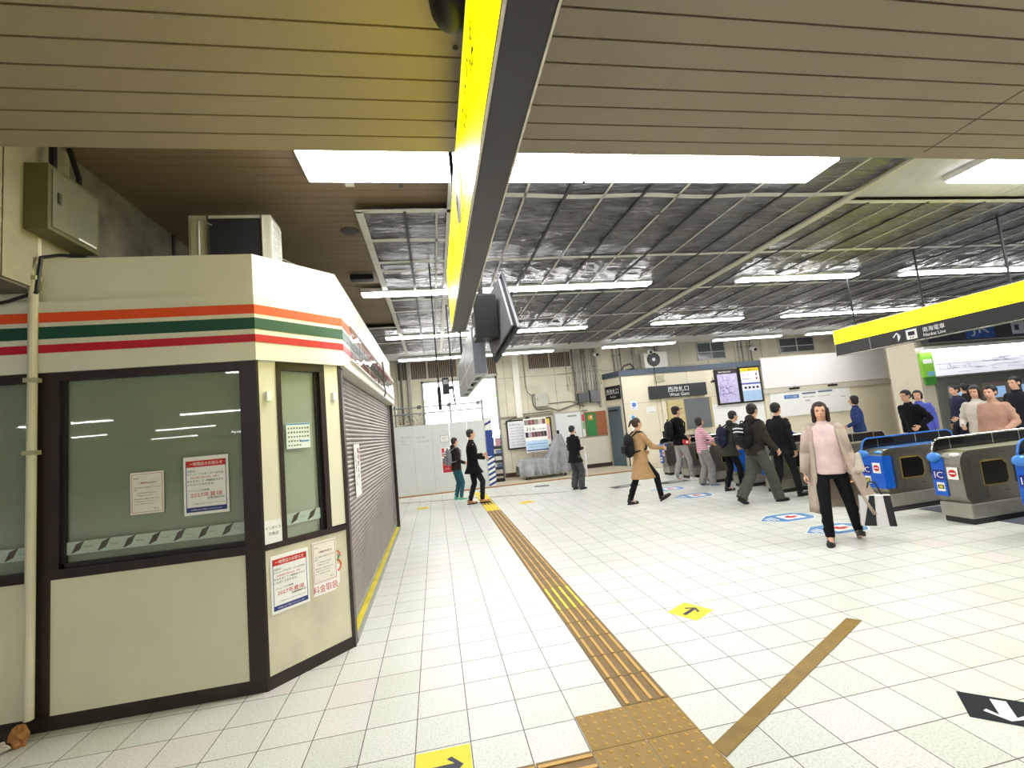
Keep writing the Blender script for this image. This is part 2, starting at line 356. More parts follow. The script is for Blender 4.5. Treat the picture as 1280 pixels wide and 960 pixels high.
def sheet(label, x0, x1, y0, y1, tapes, bats, z=4.14, border=True):
    t = empty('plastic_sheet', label, 'ceiling sheet', (0, 0, z), group='dark plastic sheets taped under the ceiling')
    nx, ny = max(4, int((x1-x0)/.08)), max(4, int((y1-y0)/.05))
    def f(a, c):
        x = x0+(x1-x0)*a; y = y0+(y1-y0)*c
        # billow down between the tapes, tight at them
        dd = min([abs(y-ty) for ty in tapes]+[abs(y-y0), abs(y-y1)]); k = min(1, dd/.35)
        return (x, y, -.012*k+sag(x, y)*k)
    MB().grid(f, nx, ny).build('film', SHM, t, smooth=True, fix=False)
    for ty in tapes:
        n = max(3, int((x1-x0)/.45)); pts = []
        MB().grid(lambda a, c: (x0+(x1-x0)*a, ty+.05*mn.noise(V((a*(x1-x0)*1.1, ty, 1)))+(c-.5)*.085, -.030), n*3, 1).build('tape_strip', TAPE, t, fix=False)
    for i, bx in enumerate(bats):
        dark = i % 2 == 0
        MB().box((bx-(.016 if dark else .012), y0, -.042 if dark else -.030), (bx+(.016 if dark else .012), y1, -.022)).build('batten', BATD if dark else BATL, t)
    if border:
        for a, b_ in (((x0-.05, y0-.04), (x1+.03, y0+.03)), ((x0-.05, y0), (x0+.03, y1))):
            MB().box((*a, -.034), (*b_, -.03)).build('edge_tape', TAPE, t)
sheet('largest dark plastic sheet over the middle of the concourse, left of the wide pale strip', .36, 5.12, 2.60, 13.15, [2.9, 4.44, 6.19, 7.95, 9.74, 11.5], [.68+.44*i for i in range(10)])
sheet('dark plastic sheet in the left ceiling corner above the shop cornice end', -.60, .34, 4.75, 13.15, [5.5, 6.19, 6.5, 7.95, 8.7, 9.74, 11.5], [-.14+.0, .2][:2])
sheet('small strip of dark plastic sheet beside the first light, left of the hanging sign', -.60, .34, 3.70, 4.26, [], [-.14])
sheet('dark plastic sheet at the far left behind the brown slats', -2.6, -.66, 9.9, 13.15, [11.5], [-1.9, -1.3])
sheet('dark plastic sheet over the ticket gates, lit yellow by the hanging sign', 5.26, 20, 4.62, 13.15, [6.19, 7.95, 9.74, 11.5], [5.6+.46*i for i in range(26)])
t = box('ceiling_joint_strip', (5.13, 2.5, 4.09), (5.24, 13.2, 4.12), mat('B0ADA0', .5)); tag(t, 'wide pale strip running lengthwise between the two big plastic sheets', 'ceiling strip')

# ceiling lights -----------------------------------------------------------
LM = mat('FFFFFF', .5, em=26); HOUS = mat('E6E6E2', .4)
lproto = {}
def clight(x0, x1, yc, wd, z, label):
    key = (round(x1-x0, 2), wd)
    if key not in lproto:
        t = empty('ceiling_light', '', 'ceiling light', (0, 0, 0)); L_ = x1-x0
        box('housing', (0, -wd/2-.015, 0), (L_, wd/2+.015, .07), HOUS, t, bev=.004)
        box('diffuser', (.012, -wd/2, -.022), (L_-.012, wd/2, .0), LM, t, bev=.006)
        lproto[key] = t
    else: t = copy_tree(lproto[key])
    t.location = (x0, yc, z); tag(t, label, 'ceiling light', 'fluorescent ceiling lights'); return t
ZL = 4.09
rows = [(3.90, .43, [(-.95, 1.65), (1.66, 4.22), (6.1, 8.7), (8.71, 11.31)], 'nearest row'),
        (7.50, .20, [(-1.0, 1.5), (1.51, 4.05), (5.85, 8.45), (9.6, 12.1), (12.11, 14.6)], 'second row'),
        (10.85, .20, [(-.97, 1.5), (1.51, 3.98), (5.8, 8.4), (9.68, 12.2), (12.25, 14.8)], 'third row'),
        (14.05, .20, [(-.92, 1.5), (1.51, 3.95), (5.64, 8.2), (9.7, 12.3), (13.4, 15.9)], 'last row by the back wall')]
nm = ['first from the left', 'second from the left', 'third from the left', 'fourth from the left', 'fifth from the left']
for yc, wd, segs, rn in rows:
    for i, (a, b_) in enumerate(segs): clight(a, b_, yc, wd, ZL, 'white fluorescent ceiling light in the %s, %s' % (rn, nm[i]))
exec_rest = True

o = box('wall_front', (-24, -34.2, 0), (14, -34, ZS), mat('B8B0A0', .8)); struct(o, 'wall behind the viewer', 'wall')
o = box('wall_front', (-24, 3.95, 0), (-4.5, 4.1, ZS), mat('B8B0A0', .8)); struct(o, 'wall continuing left of the shop', 'wall')
o = box('wall_left', (-24.2, -34, 0), (-24, 3.9, ZS), mat('B8B0A0', .8)); struct(o, 'wall left of the viewer', 'wall')
for yy in (-1.3, -9, -16, -24):
    for i, xx in enumerate((-3.6, .9, 5.4, 9.9) if yy == -1.3 else (-3.6, .9, 5.4, 9.9, -8.1, -12.6, -17.1)): clight(xx, xx+2.5, yy, .20, ZS-.075, 'white fluorescent light on the soffit behind the viewer, %s row, number %s' % ({-1.3: 'nearest', -9: 'second', -16: 'third', -24: 'farthest'}[yy], ['one', 'two', 'three', 'four', 'five', 'six', 'seven'][i]))
# small things on the ceiling
t = empty('ceiling_vent', 'round dark vent in the brown slatted ceiling right of the air conditioner', 'vent', (-.81, 5.4, 4.2))
MB().cone((0, 0, -.012), (0, 0, 0), .095, .11, 24).build('vent_ring', mat('3A2C22', .5), t); MB().cone((0, 0, -.016), (0, 0, -.012), .07, .075, 24).build('vent_core', BLACK, t)
t = empty('ceiling_speaker', 'long black fixture hanging under the slats beside the plastic sheet edge', 'ceiling fixture', (-.86, 6.85, 4.2))
MB().box((-.20, -.06, -.10), (.13, .06, -.02), bev=.01).build('casing', BLACK, t)
b = MB()
for i in range(9): b.box((-.19+.035*i, -.065, -.104), (-.175+.035*i, .065, -.1))
b.build('grille', RUBBER, t); MB().cone((-.1, 0, -.02), (-.1, 0, 0), .01).cone((.05, 0, -.02), (.05, 0, 0), .01).build('hanger', BLACK, t)
t = empty('ceiling_dome', 'black dome camera on the soffit left of the yellow sign at the top edge', 'camera', onZ(563, 0, ZS))
MB().cone((0, 0, -.05), (0, 0, 0), .075, .08, 24).build('dome_base', RUBBER, t); MB().ball((0, 0, -.05), (.07, .07, .06), 24).build('dome', BLACK, t, smooth=True)
t = MB().cone((0, 0, -.002), (0, 0, .0), .012, .012, 16).build('plug_hole', BLACK); t.location = onZ(569, 59, ZS); tag(t, 'small round black hole in the soffit slats left of the yellow sign', 'hole')

# ================================================================== LEFT WALL AND SHOP
XW = -2.72
o = MB().box((XW-.25, 2.2, 2.98), (XW, 16.2, 4.3)).build('wall_left', mat('6E6858', .85, noise=.35, scale=5, bump=.2)); struct(o, 'mottled grey upper wall above the shop', 'wall')
o = MB().box((XW-2.2, 3.9, 0), (XW-.0, 16.2, 2.98)).build('wall_left', WALLM); struct(o, 'lower wall behind the shop', 'wall')
b = MB().box((XW, 2.44, 3.0), (XW+.012, 3.38, 4.2)).box((XW, 3.392, 3.0), (XW+.012, 3.95, 4.2))
o = b.build('trim_3', mat('A29A7C', .6, noise=.1)); struct(o, 'cream wall panels behind the electrical box', 'wall panel')
o = MB().box((XW-.02, 5.42, 3.0), (XW+.012, 5.47, 4.2)).build('trim_4', BLACK); struct(o, 'dark vertical joint in the upper left wall', 'wall joint')
# electrical box
t = empty('electrical_box', 'olive grey electrical box high on the left wall above the shop', 'electrical box', (XW+.012, 3.54, 3.39))
MB().box((0, 0, 0), (.15, .50, .49), bev=.004).build('casing', mat('66633F', .5, noise=.06), t)
MB().box((.15, .03, .03), (.158, .47, .46), bev=.003).build('door', mat('75735E', .5, noise=.05), t)
MB().box((.158, .07, .22), (.170, .095, .30)).build('latch', mat('4A4838', .4), t)
MB().box((.158, .27, .035), (.162, .45, .05)).build('name_plate', WHITE, t)
MB().tube([(.08, .14, .49), (.08, .14, .80)], .025).tube([(.1, .36, .49), (.1, .36, .58), (.06, .32, .80)], .02).build('cable', BLACK, t)
# downpipe in front of the shop
t = empty('downpipe', 'cream downpipe running down the shop front to the floor', 'pipe', (-2.715, 3.64, 0))
MB().tube([(-.015, .04-.0, 3.38), (-.015, .04, 3.24), (0, 0, 3.1), (0, 0, .12)], .027, 12).build('pipe', mat('D9D3B6', .4), t)
[MB().box((-.035, -.032, z), (.035, .032, z+.03)).build('bracket', mat('B0AA8C', .5), t) for z in (1.82, 2.32, 3.05)]
t = MB().tube([(-3.3, 3.62, 2.90), (-3.0, 3.62, 2.87), (-2.85, 3.62, 2.90), (-2.69, 3.63, 2.96), (-2.67, 3.64, 3.22), (-2.6, 3.70, 3.26), (-2.45, 3.74, 3.26)], .012).build('cable', BLACK); tag(t, 'black cable looping behind the top of the cream downpipe', 'cable')
# torn rubbish at the pipe base
t = empty('litter', 'crumpled orange and white litter at the foot of the cream downpipe', 'litter', (-2.75, 3.56, 0))
def crumple(c, r, m, nm_, seed):
    b = MB(); b.ball((0, 0, 0), 1, 14)
    for v in b.b.verts:
        n = mn.noise(v.co*2.1+V((seed, 0, 0)))+.5*mn.noise(v.co*5+V((0, seed, 0)))
        v.co = V((v.co.x*r[0], v.co.y*r[1], v.co.z*r[2]))*(1+.45*n)+V(c); v.co.z = max(.002, v.co.z)
    return b.build(nm_, m, t)
crumple((.03, .01, .06), (.055, .035, .07), mat('A8743A', .7, noise=.3, scale=30), 'torn_card', 3)
crumple((-.05, -.03, .03), (.07, .03, .03), mat('C9C0B0', .7, noise=.2), 'paper_scrap', 8)
crumple((-.18, -.02, .02), (.06, .03, .025), mat('8A6038', .7, noise=.3), 'torn_card', 12)
crumple((-.03, .02, .05), (.06, .03, .05), mat('2A2118', .8), 'dark_scrap', 20)

# ---- shop kiosk
K = empty('shop_kiosk', 'closed cream shop kiosk with brown frames and orange green red stripes', 'shop', (-1.30, 3.70, 0))
KO = V((-1.30, 3.70, 0))
def kb(name, a, b_, m, bev=0):
    return box(name, V(a)-KO, V(b_)-KO, m, K, bev)
A0 = V((-1.30, 3.70, 0)); A1 = V((-.79, 4.21, 0)); A2 = V((-.79, 9.25, 0)); AL = V((-4.5, 3.70, 0))
def outline(off):
    """plan polyline offset outward by off (front, chamfer, side)"""
    t_ = off*math.tan(math.radians(22.5))
    return [V((-4.5, 3.70-off, 0)), V((-1.30+t_, 3.70-off, 0)), V((-.79+off, 4.21-t_, 0)), V((-.79+off, 9.25, 0))]
def band(name, z0, z1, off, m, th=.02, parts=None):
    out = outline(off); inn = outline(off-th); b = MB()
    for i in (parts or (0, 1, 2)):
        q = [out[i], out[i+1], inn[i+1], inn[i]]
        b.prism([V((p.x, p.y, z0))-KO for p in q], (0, 0, z1-z0))
    return b.build(name, m, K)
# interior body (dark) so nothing shows through
b = MB(); pl = [(-4.5, 3.95), (-1.42, 3.95), (-1.02, 4.33), (-1.02, 9.2), (-2.7, 9.2), (-2.7, 4.6), (-4.5, 4.6)]
b.prism([V((x, y, .02))-KO for x, y in pl], (0, 0, 3.0)); b.build('inner_shell', mat('3A3A36', .8), K)
CR1 = mat('E4E0C8', .42, noise=.04, scale=2); CR2 = mat('E8E6D6', .4, noise=.05, scale=2)
band('cornice', 2.39, 2.90, .04, CR2, .06)
band('upper_fascia', 2.905, 3.235, .0, CR2, .05)
b = MB(); o3 = outline(-.01)
b.prism([V((p.x, p.y, 3.20))-KO for p in o3]+[V((-2.70, 9.25, 3.2))-KO, V((-2.7, 3.9, 3.2))-KO, V((-4.5, 3.9, 3.2))-KO], (0, 0, .02)); b.build('roof', mat('A8A494', .8), K)
band('orange_stripe', 2.748, 2.818, .045, mat('F0521A', .4), .006); band('green_stripe', 2.628, 2.715, .045, mat('0B4A38', .4), .006); band('red_stripe', 2.528, 2.586, .045, mat('C4102C', .4), .006)
b = MB(); b.prism([V((-.80, 4.22, 2.38))-KO, V((-.745, 4.2, 2.38))-KO, V((-.745, 9.25, 2.38))-KO, V((-1.0, 9.25, 2.38))-KO, V((-1.0, 4.3, 2.38))-KO], (0, 0, .02)); b.build('shutter_soffit', mat('C8C4B8', .6), K)
# plinth
band('plinth', 0, .095, -.005, mat('2E241A', .6, noise=.3, scale=9), .03, (0, 1))
# front face: lower panels, window, frames
def front(name, x0, x1, z0, z1, m, d=0, th=.03, bev=0): return kb(name, (x0, 3.70-d, z0), (x1, 3.70-d+th, z1), m, bev)
front('lower_panel', -2.64, -1.405, .095, .965, CREAM, .0)
front('lower_panel', -4.4, -2.765, .095, .965, CREAM, .0)
for nm_, x0, x1, z0, z1 in (('corner_post', -1.415, -1.295, 0.09, 2.39), ('frame_post', -2.765, -2.64, .09, 2.39), ('sill_rail', -2.64, -1.415, .965, 1.03), ('sill_rail', -4.4, -2.765, .965, 1.03), ('head_rail', -2.64, -1.415, 2.33, 2.39), ('head_rail', -4.4, -2.765, 2.33, 2.39), ('window_jamb', -2.64, -2.585, 1.03, 2.33), ('window_jamb', -4.4, -4.34, 1.03, 2.33)):
    front(nm_, x0, x1, z0, z1, BROWN, .012, .06)
front('inner_frame', -2.585, -2.565, 1.03, 2.33, mat('1C1A17', .4), -.01, .03)
front('inner_frame', -2.585, -1.415, 1.03, 1.06, mat('1C1A17', .4), -.01, .03)
BL = mat('9AA08E', .8, noise=.06, scale=3)
front('blind', -2.62, -1.42, 1.03, 2.33, BL, -.048, .01); front('blind', -4.4, -2.77, 1.03, 2.33, BL, -.048, .01)
PANE = glassmat('FAFDFB', .08)
w1 = front('window_pane', -2.585, -1.415, 1.03, 2.33, PANE, -.035, .006); w2 = front('window_pane', -4.34, -2.765, 1.03, 2.33, PANE, -.035, .006)
# chamfer face, in local coordinates along the face
CH = basis((1, 1, 0))
def chm(name, a0, a1, z0, z1, m, d=0, th=.03):
    u = V((1, 1, 0)).normalized(); n = V((1, -1, 0)).normalized()
    q = [A0+u*a0+n*d, A0+u*a1+n*d, A0+u*a1+n*(d-th), A0+u*a0+n*(d-th)]
    return MB().prism([V((p.x, p.y, z0))-KO for p in q], (0, 0, z1-z0)).build(name, m, K)
WORN = mat('D6CFB4', .6, noise=.22, scale=2.5)
chm('lower_panel', .008, .70, .095, .975, WORN); chm('wall_strip', .012, .148, 1.01, 2.39, CR1); chm('wall_strip', .56, .695, 1.025, 2.39, CR1)
for nm_, a, b2, z0, z1 in (('sill_rail', 0, .72, .972, 1.015), ('window_jamb', .148, .182, 1.015, 2.36), ('window_jamb', .515, .56, 1.015, 2.36), ('head_rail', .148, .56, 2.325, 2.39), ('corner_post', -.008, .012, .09, 2.39), ('corner_post', .695, .722, .09, 2.39)):
    chm(nm_, a, b2, z0, z1, BROWN, .01, .05)
chm('inner_frame', .485, .515, 1.015, 2.33, mat('1C1A17', .4), -.02, .03)
chm('blind', .17, .53, 1.0, 2.34, mat('B4B8A6', .8), -.048, .01); chm('window_pane', .182, .515, 1.015, 2.33, PANE, -.035, .006)
u45 = V((1, 1, 0)).normalized(); n45 = V((1, -1, 0)).normalized()
for a in (.06, .625):
    chm('sensor_box', a, a+.035, 2.08, 2.15, WHITE, .03, .03)
# side face: roller shutter
b = MB(); z = .11
while z < 2.33:
    n = 5; pr = []
    for i in range(n+1):
        a = PI*i/n; pr.append((-.873+.011*math.sin(a), 4.30, z+.041*(i/n)))
    pr += [(-.90, 4.30, z+.041), (-.90, 4.30, z)]
    b.prism([V(p)-KO for p in pr], (0, 4.86, 0)); z += .046
b.build('roller_shutter', mat('958A82', .4, .35, noise=.2, scale=3), K)
kb('shutter_bottom_bar', (-.885, 4.3, .07), (-.85, 9.16, .12), GREYM)
kb('corner_post', (-.90, 4.21, 0), (-.785, 4.30, 2.39), BROWN); kb('corner_post', (-.90, 9.16, 0), (-.785, 9.25, 2.39), BROWN)
kb('guide_rail', (-.90, 9.10, .07), (-.84, 9.16, 2.39), GREYM)
kb('shutter_sill', (-.90, 4.3, 0), (-.78, 9.16, .05), GREYM); kb('yellow_line', (-.86, 4.3, .05), (-.80, 9.16, .055), mat('D8C832', .5, noise=.2, scale=6))
kb('end_panel', (-2.7, 9.2, 0), (-.80, 9.25, 3.2), WHITE)
# clear plastic cover and straps over the side cornice
t = empty('plastic_cover', 'clear wrinkled plastic taped over the stripes on the shop side', 'plastic cover', (-.742, 4.5, 2.5))
MB().grid(lambda a, c: (.004+.012*abs(mn.noise(V((a*14, c*2, 0)))), a*4.6, c*.33), 90, 6).build('film', glassmat('EDEDED', .30), t, smooth=True, fix=False)
MB().box((.0, 0, .32), (.02, 4.6, .35)).box((.0, 0, -.02), (.02, 4.6, .0)).build('edge_tape', mat('D8D4CC', .5), t)
t = MB().tube([(-.70, 7.0, 2.88), (-.69, 7.02, 2.75), (-.70, 7.0, 2.6), (-.68, 7.04, 2.42), (-.70, 7.0, 2.36)], .012).build('cord', mat('5A5048', .7)); tag(t, 'knotted dark cord hanging on the shop side cornice', 'cord')

# ---- notices on the shop
def closing_poster(name, label, O_, u, w_, h_, grp='shop closing notices'):
    B = Board(name, label, 'poster', O_, u, group=grp)
    B.rect('paper', (0, 0), (w_, h_), PAPER)
    f = lambda x, y: (x*w_, y*h_)
    bl = mat('2B3A80', .5)
    B.rect('border', f(.05, .05), f(.065, .93), bl, .002, .0006); B.rect('border', f(.935, .05), f(.95, .93), bl, .002, .0006)
    B.rect('heading_band', f(.06, .82), f(.94, .93), mat('C8281E', .5), .002, .0006, 0); B.rect('footer_band', f(.05, .05), f(.95, .13), bl, .002, .0006)
    B.text('heading_text', [('一時閉店のお知らせ', .13*w_, .842*h_, .065*h_, .74*w_)], WHITE)
    B.text('body_text', [('当店は、', .08*w_, .735*h_, .036*h_, .2*w_), ('リニューアルオープンのため、', .08*w_, .68*h_, .038*h_, .83*w_),
                         ('をもちまして一時閉店させて', .08*w_, .56*h_, .038*h_, .8*w_), ('いただいております。', .08*w_, .50*h_, .038*h_, .6*w_),
                         ('リニューアル時期', .1*w_, .40*h_, .034*h_, .46*w_), ('営業再開予定', .52*w_, .255*h_, .036*h_, .38*w_), ('ご迷惑をおかけしますがご了承ください', .2*w_, .18*h_, .018*h_, .7*w_)], INK)
    B.text('red_text', [('2026年3月16日（月）', .15*w_, .62*h_, .034*h_, .62*w_), ('2027年夏頃', .15*w_, .30*h_, .078*h_, .7*w_)], mat('C8281E', .5))
    B.text('footer_text', [('お客様にはご不便をおかけいたします', .15*w_, .075*h_, .025*h_, .7*w_)], WHITE)
    return B
def letter_notice(name, label, O_, u, w_, h_):
    B = Board(name, label, 'notice', O_, u, group='small letter notices on the shop')
    B.rect('paper', (0, 0), (w_, h_), mat('EDE8DC', .6)); pk = mat('B87A78', .5)
    b = MB()
    for a, c in (((.04, .04), (.96, .05)), ((.04, .95), (.96, .96)), ((.04, .04), (.055, .96)), ((.945, .04), (.96, .96))):
        b.box((a[0]*w_, a[1]*h_, .002), (c[0]*w_, c[1]*h_, .0026))
    b.build('border', pk, B.root)
    B.text('heading_text', [('一時閉店のお知らせ', .25*w_, .72*h_, .045*h_, .55*w_)], mat('A03A34', .5))
    rows_ = [('各位', .1, .84, .03, .15), ('平素よりご利用いただき誠にありがとうございます', .1, .62, .025, .8), ('拝啓', .1, .56, .025, .1), ('このたび改装工事のため下記のとおり', .18, .49, .022, .6), ('一時閉店いたします', .18, .43, .022, .5), ('改装後は新しい店舗でお迎えします', .1, .35, .022, .75), ('ご不便をおかけいたしますが', .1, .29, .022, .6), ('よろしくお願い申し上げます', .1, .23, .022, .62), ('店主', .7, .1, .025, .15)]
    B.text('body_text', [(s_, x*w_, y*h_, hh*h_, ww*w_) for s_, x, y, hh, ww in rows_], mat('3A3438', .6)); return B
closing_poster('closing_poster', 'white closing poster with red heading and blue foot on the wide shop window', (-1.825, 3.73, 1.285), (1, 0, 0), .30, .42)
letter_notice('letter_notice', 'small cream letter notice left of the closing poster on the wide window', (-2.17, 3.73, 1.335), (1, 0, 0), .215, .295)
closing_poster('closing_poster', 'white closing poster with red heading and blue foot on the worn angled lower panel', A0+u45*.045+V((0, 0, .505)), u45, .295, .415)
letter_notice('letter_notice', 'pale letter notice beside the closing poster on the worn angled panel', A0+u45*.372+V((0, 0, .605)), u45, .215, .33)
# partly covered service sticker
B = Board('service_sticker', 'red lettered service sticker with striped emblem, partly covered by the letter notice', 'sticker', A0+u45*.372+V((0, 0, .50)), u45, lift=.002)
B.poly('sticker_sheet', [(0, .02), (.19, .02), (.235, .07), (.24, .21), (.20, .22), (0, .12)], PAPER, 0, .0012)
ob = B.text('red_text', [('料金取扱', 0, .037, .058, .215)], mat('C8432C', .5), .0016)
for (r1, r2, cx, cy, m_, a0, a1) in ((.055, .04, .205, .205, mat('D65A3A', .5), -1.2, 1.4), (.035, .022, .205, .27, mat('3E9A78', .5), -1.5, .6), (.05, .04, .205, .28, mat('D65A3A', .5), -.2, 1.4)):
    pts = [(cx+r1*math.cos(a0+(a1-a0)*i/10), cy+r1*math.sin(a0+(a1-a0)*i/10)) for i in range(11)]+[(cx+r2*math.cos(a1-(a1-a0)*i/10), cy+r2*math.sin(a1-(a1-a0)*i/10)) for i in range(11)]
    B.poly('emblem', pts, m_, .0013, .0005)
B = Board('invoice_sign', 'small white sign with two rows of black lettering on the cream corner strip', 'sign', A0+u45*.012+V((0, 0, 1.015)), u45, lift=.002)
B.rect('plate', (0, 0), (.132, .168), PAPER); B.text('lettering', [('インボイス', .008, .10, .024, .115), ('対象店', .03, .058, .024, .075)], INK)
B = Board('leaflet', 'pale blue headed leaflet with small pictures inside the narrow shop window', 'leaflet', A0+u45*.226-n45*.034+V((0, 0, 1.698)), u45, lift=.004)
B.rect('paper', (0, 0), (.20, .205), mat('E2EEE8', .5)); B.rect('heading_band', (.004, .19), (.196, .202), mat('5C96BC', .5), .002, .0006); B.rect('heading_band', (.11, .05), (.19, .062), mat('4C8AC0', .5), .002, .0006)
b = MB(); 
for i in range(8):
    for j in range(5):
        if i > 4 and j < 2: continue
        x = .014+.023*i; y_ = .02+.034*j; b.box((x, y_, .002), (x+.012+.004*random.random(), y_+.01+.006*random.random(), .0026))
b.build('picture', mat('7A7A52', .6), B.root)
# film band with brown scribbles
def film(label, O_, u, L_, n, h_=.085, first=.1):
    B = Board('window_film', label, 'window film', O_, u, group='pale film strips with brown slashes', lift=.0)
    B.rect('film_strip', (0, 0), (L_, h_), mat('B4C4B4', .6), 0, .001)
    for i in range(n):
        x = first+(L_-first)*i/n; b = MB()
        for j in range(5):
            a = x+.006*j; y_ = .006+.0125*j
            b.prism([(a, y_, .0012), (a+.05, y_+.022, .0012), (a+.052, y_+.031, .0012), (a-.002, y_+.008, .0012)], (0, 0, .0006))
        b.build('slash_mark', mat('3C2C22', .5), B.root)
    B.text('lettering', [('Welcome', first+(L_-first)*i/n+.075, .04, .011, .05) for i in range(n)], mat('7FA39A', .6), .0012); return B
film('pale film strip with brown slashes along the bottom of the wide shop window', (-2.585, 3.729, 1.112), (1, 0, 0), 1.165, 7, first=.05)
film('pale film strip with brown slashes in the narrow angled window', A0+u45*.183-n45*.030+V((0, 0, 1.112)), u45, .33, 2, first=.05)
film('pale film strip with brown slashes in the window left of the downpipe', (-4.3, 3.729, 1.112), (1, 0, 0), 1.53, 9)
# shutter notice
B = Board('shutter_notice', 'narrow vertical white notice with black and red writing on the roller shutter', 'notice', (-.858, 5.06, 1.13), (0, 1, 0), lift=.002)
B.rect('paper', (0, 0), (.36, .56), PAPER)
B.text('lettering', [(c_, .20, .46-.07*i, .055, .06) for i, c_ in enumerate('一時閉店中')]+[(c_, .06, .42-.06*i, .045, .05) for i, c_ in enumerate('ご注意下さい')], INK); B.text('red_text', [('休', .28, .45, .055, .055), ('業', .28, .38, .055, .055)], RED)
# AC unit on the shop roof
t = empty('air_conditioner', 'large outdoor air conditioner unit standing on the shop roof', 'air conditioner', (-2.12, 4.5, 3.22))
ACM = mat('B9B6A8', .5)
MB().box((0, 0, .0), (.72, .30, .74), bev=.01).build('casing', ACM, t)
MB().box((.02, -.006, .02), (.145, .0, .70), bev=.003).build('side_cover', mat('A6A284', .5), t); MB().box((.09, -.012, .02), (.10, -.006, .68)).build('trim_line', WHITE, t)
MB().box((.175, -.012, .02), (.635, .0, .70)).build('coil_panel', mat('1C1D22', .6), t); MB().box((.165, -.02, 0), (.18, .0, .73)).box((.635, -.02, 0), (.645, 0, .73)).build('trim_line', CHROME, t)
b = MB()
for i in range(7): b.box((.72, .03+.04*i, .06), (.728, .04+.04*i, .70))
for i in range(9): b.box((.72, .02, .06+.078*i), (.73, .28, .07+.078*i))
b.build('side_grille', WHITE, t); MB().box((.715, .04, .07), (.722, .26, .69)).build('coil', BLACK, t)
MB().box((.03, .02, -.03), (.10, .28, 0)).box((.62, .02, -.03), (.69, .28, 0)).build('foot', GREYM, t)
t = MB().tube([(-2.0, 4.47, 3.90), (-1.45, 4.6, 3.62), (-1.0, 5.2, 3.5)], .004).tube([(-1.0, 5.2, 3.5), (-.9, 5.6, 3.23)], .004).build('stay_wire', GREYM); tag(t, 'thin grey wire running off the air conditioner over the shop roof', 'wire')

# ================================================================== BACK WALL
YB = 16.2
b = MB()
# wall with a wide opening behind the hoarding (x -.3..2.3, z ..3.6)
b.box((-4.5, YB, 0), (-.30, YB+.25, 5)); b.box((-.30, YB, 3.62), (2.28, YB+.25, 5)); b.box((2.28, YB, 0), (26, YB+.25, 5)); b.box((-.3, YB, 0), (2.28, YB+.25, .0+1.2))
o = b.build('wall_back', WALLM); struct(o, 'cream back wall with pipes and high windows', 'wall')
o = MB().box((26, 9, 0), (26.2, 16.4, 5)).build('wall_right', WALLM); struct(o, 'far right wall', 'wall')
b = MB()
for x in (2.62, 3.40, 4.5, 5.45): b.box((x, YB-.008, .3), (x+.012, YB, 4.9))
for x0, x1, z in ((2.4, 5.5, 2.12), (2.4, 26, 3.55)): b.box((x0, YB-.008, z), (x1, YB, z+.012))
for i in range(9): b.box((9.6+1.2*i, YB-.008, 3.3), (9.612+1.2*i, YB, 4.9))
o = b.build('trim_5', mat('9C937C', .7)); struct(o, 'panel joints of the cream back wall', 'wall joints')
o = MB().box((2.3, YB-.03, .0), (6.35, YB, .17)).build('baseboard_back', mat('4A3128', .6)); struct(o, 'dark brown baseboard of the back wall', 'baseboard')
o = MB().box((2.3, YB-.05, 2.10), (5.6, YB, 2.16)).build('trim_6', mat('8F8873', .5)); struct(o, 'ledge above the poster frame on the back wall', 'ledge')
# bright opening : daylight outside
t = box('trim_7', (-.36, YB-.06, 1.2), (-.28, YB+.02, 3.66), mat('8C8C88', .5)); struct(t, 'grey frame of the bright opening, left', 'door frame')
t = box('trim_8', (2.26, YB-.06, .0), (2.34, YB+.02, 3.66), mat('8C8C88', .5)); struct(t, 'grey frame of the bright opening, right', 'door frame')
t = box('trim_9', (-.36, YB-.06, 3.58), (2.34, YB+.02, 3.66), mat('A8A8A2', .5)); struct(t, 'grey frame of the bright opening, top', 'door frame')
t = box('daylight_panel', (-2.0, YB+1.6, .0), (4.2, YB+1.65, 5), mat('FFFFFF', .5, em=3.2)); tag(t, 'glowing white panel standing for daylight outside the opening above the hoarding', 'daylight panel')  # self-glowing panel in place of the daylight beyond the opening
# windows high on the wall
def high_window(n, x0, x1, z0, z1, label, slats=True, tint='8A7866'):
    t = empty('window_%d' % n, label, 'window', (x0, YB-.01, z0)); tag(t, kind='structure')
    W_, H_ = x1-x0, z1-z0
    MB().box((0, -.03, 0), (W_, 0, .05)).box((0, -.03, H_-.04), (W_, 0, H_)).box((0, -.03, 0), (.05, 0, H_)).box((W_-.05, -.03, 0), (W_, 0, H_)).box((W_/2-.02, -.025, 0), (W_/2+.02, 0, H_)).build('frame', mat('D0CEC4', .4), t)
    b = MB(); 
    if slats:
        i = .06
        while i < W_-.06: b.box((i, -.006, .05), (i+.045, .002, H_-.04)); i += .075
        b.build('vertical_slats', mat(tint, .6, noise=.2), t); MB().box((.04, .003, .04), (W_-.04, .008, H_-.03)).build('backing', mat('2A221C', .6), t)
    else:
        MB().box((.05, -.004, .05), (W_-.05, .004, H_-.04)).build('pane', mat(tint, .15), t); MB().box((0, -.02, H_*.42), (W_, 0, H_*.42+.03)).build('crossbar', mat('D0CEC4', .4), t)
high_window(1, -1.2, .98, 3.70, 4.4, 'window with brown vertical slats over the bright opening, left')
high_window(2, 1.0, 2.4, 3.70, 4.4, 'window with brown vertical slats over the bright opening, right')
high_window(3, 3.5, 5.2, 3.78, 4.42, 'window with brown vertical slats above the grey wall box')
high_window(4, 10.35, 11.6, 3.68, 4.4, 'small white framed window above the office roof', False, '6A7076')
high_window(5, 14.0, 15.7, 3.72, 4.36, 'small white framed window above the white board', False, '5A5E62')
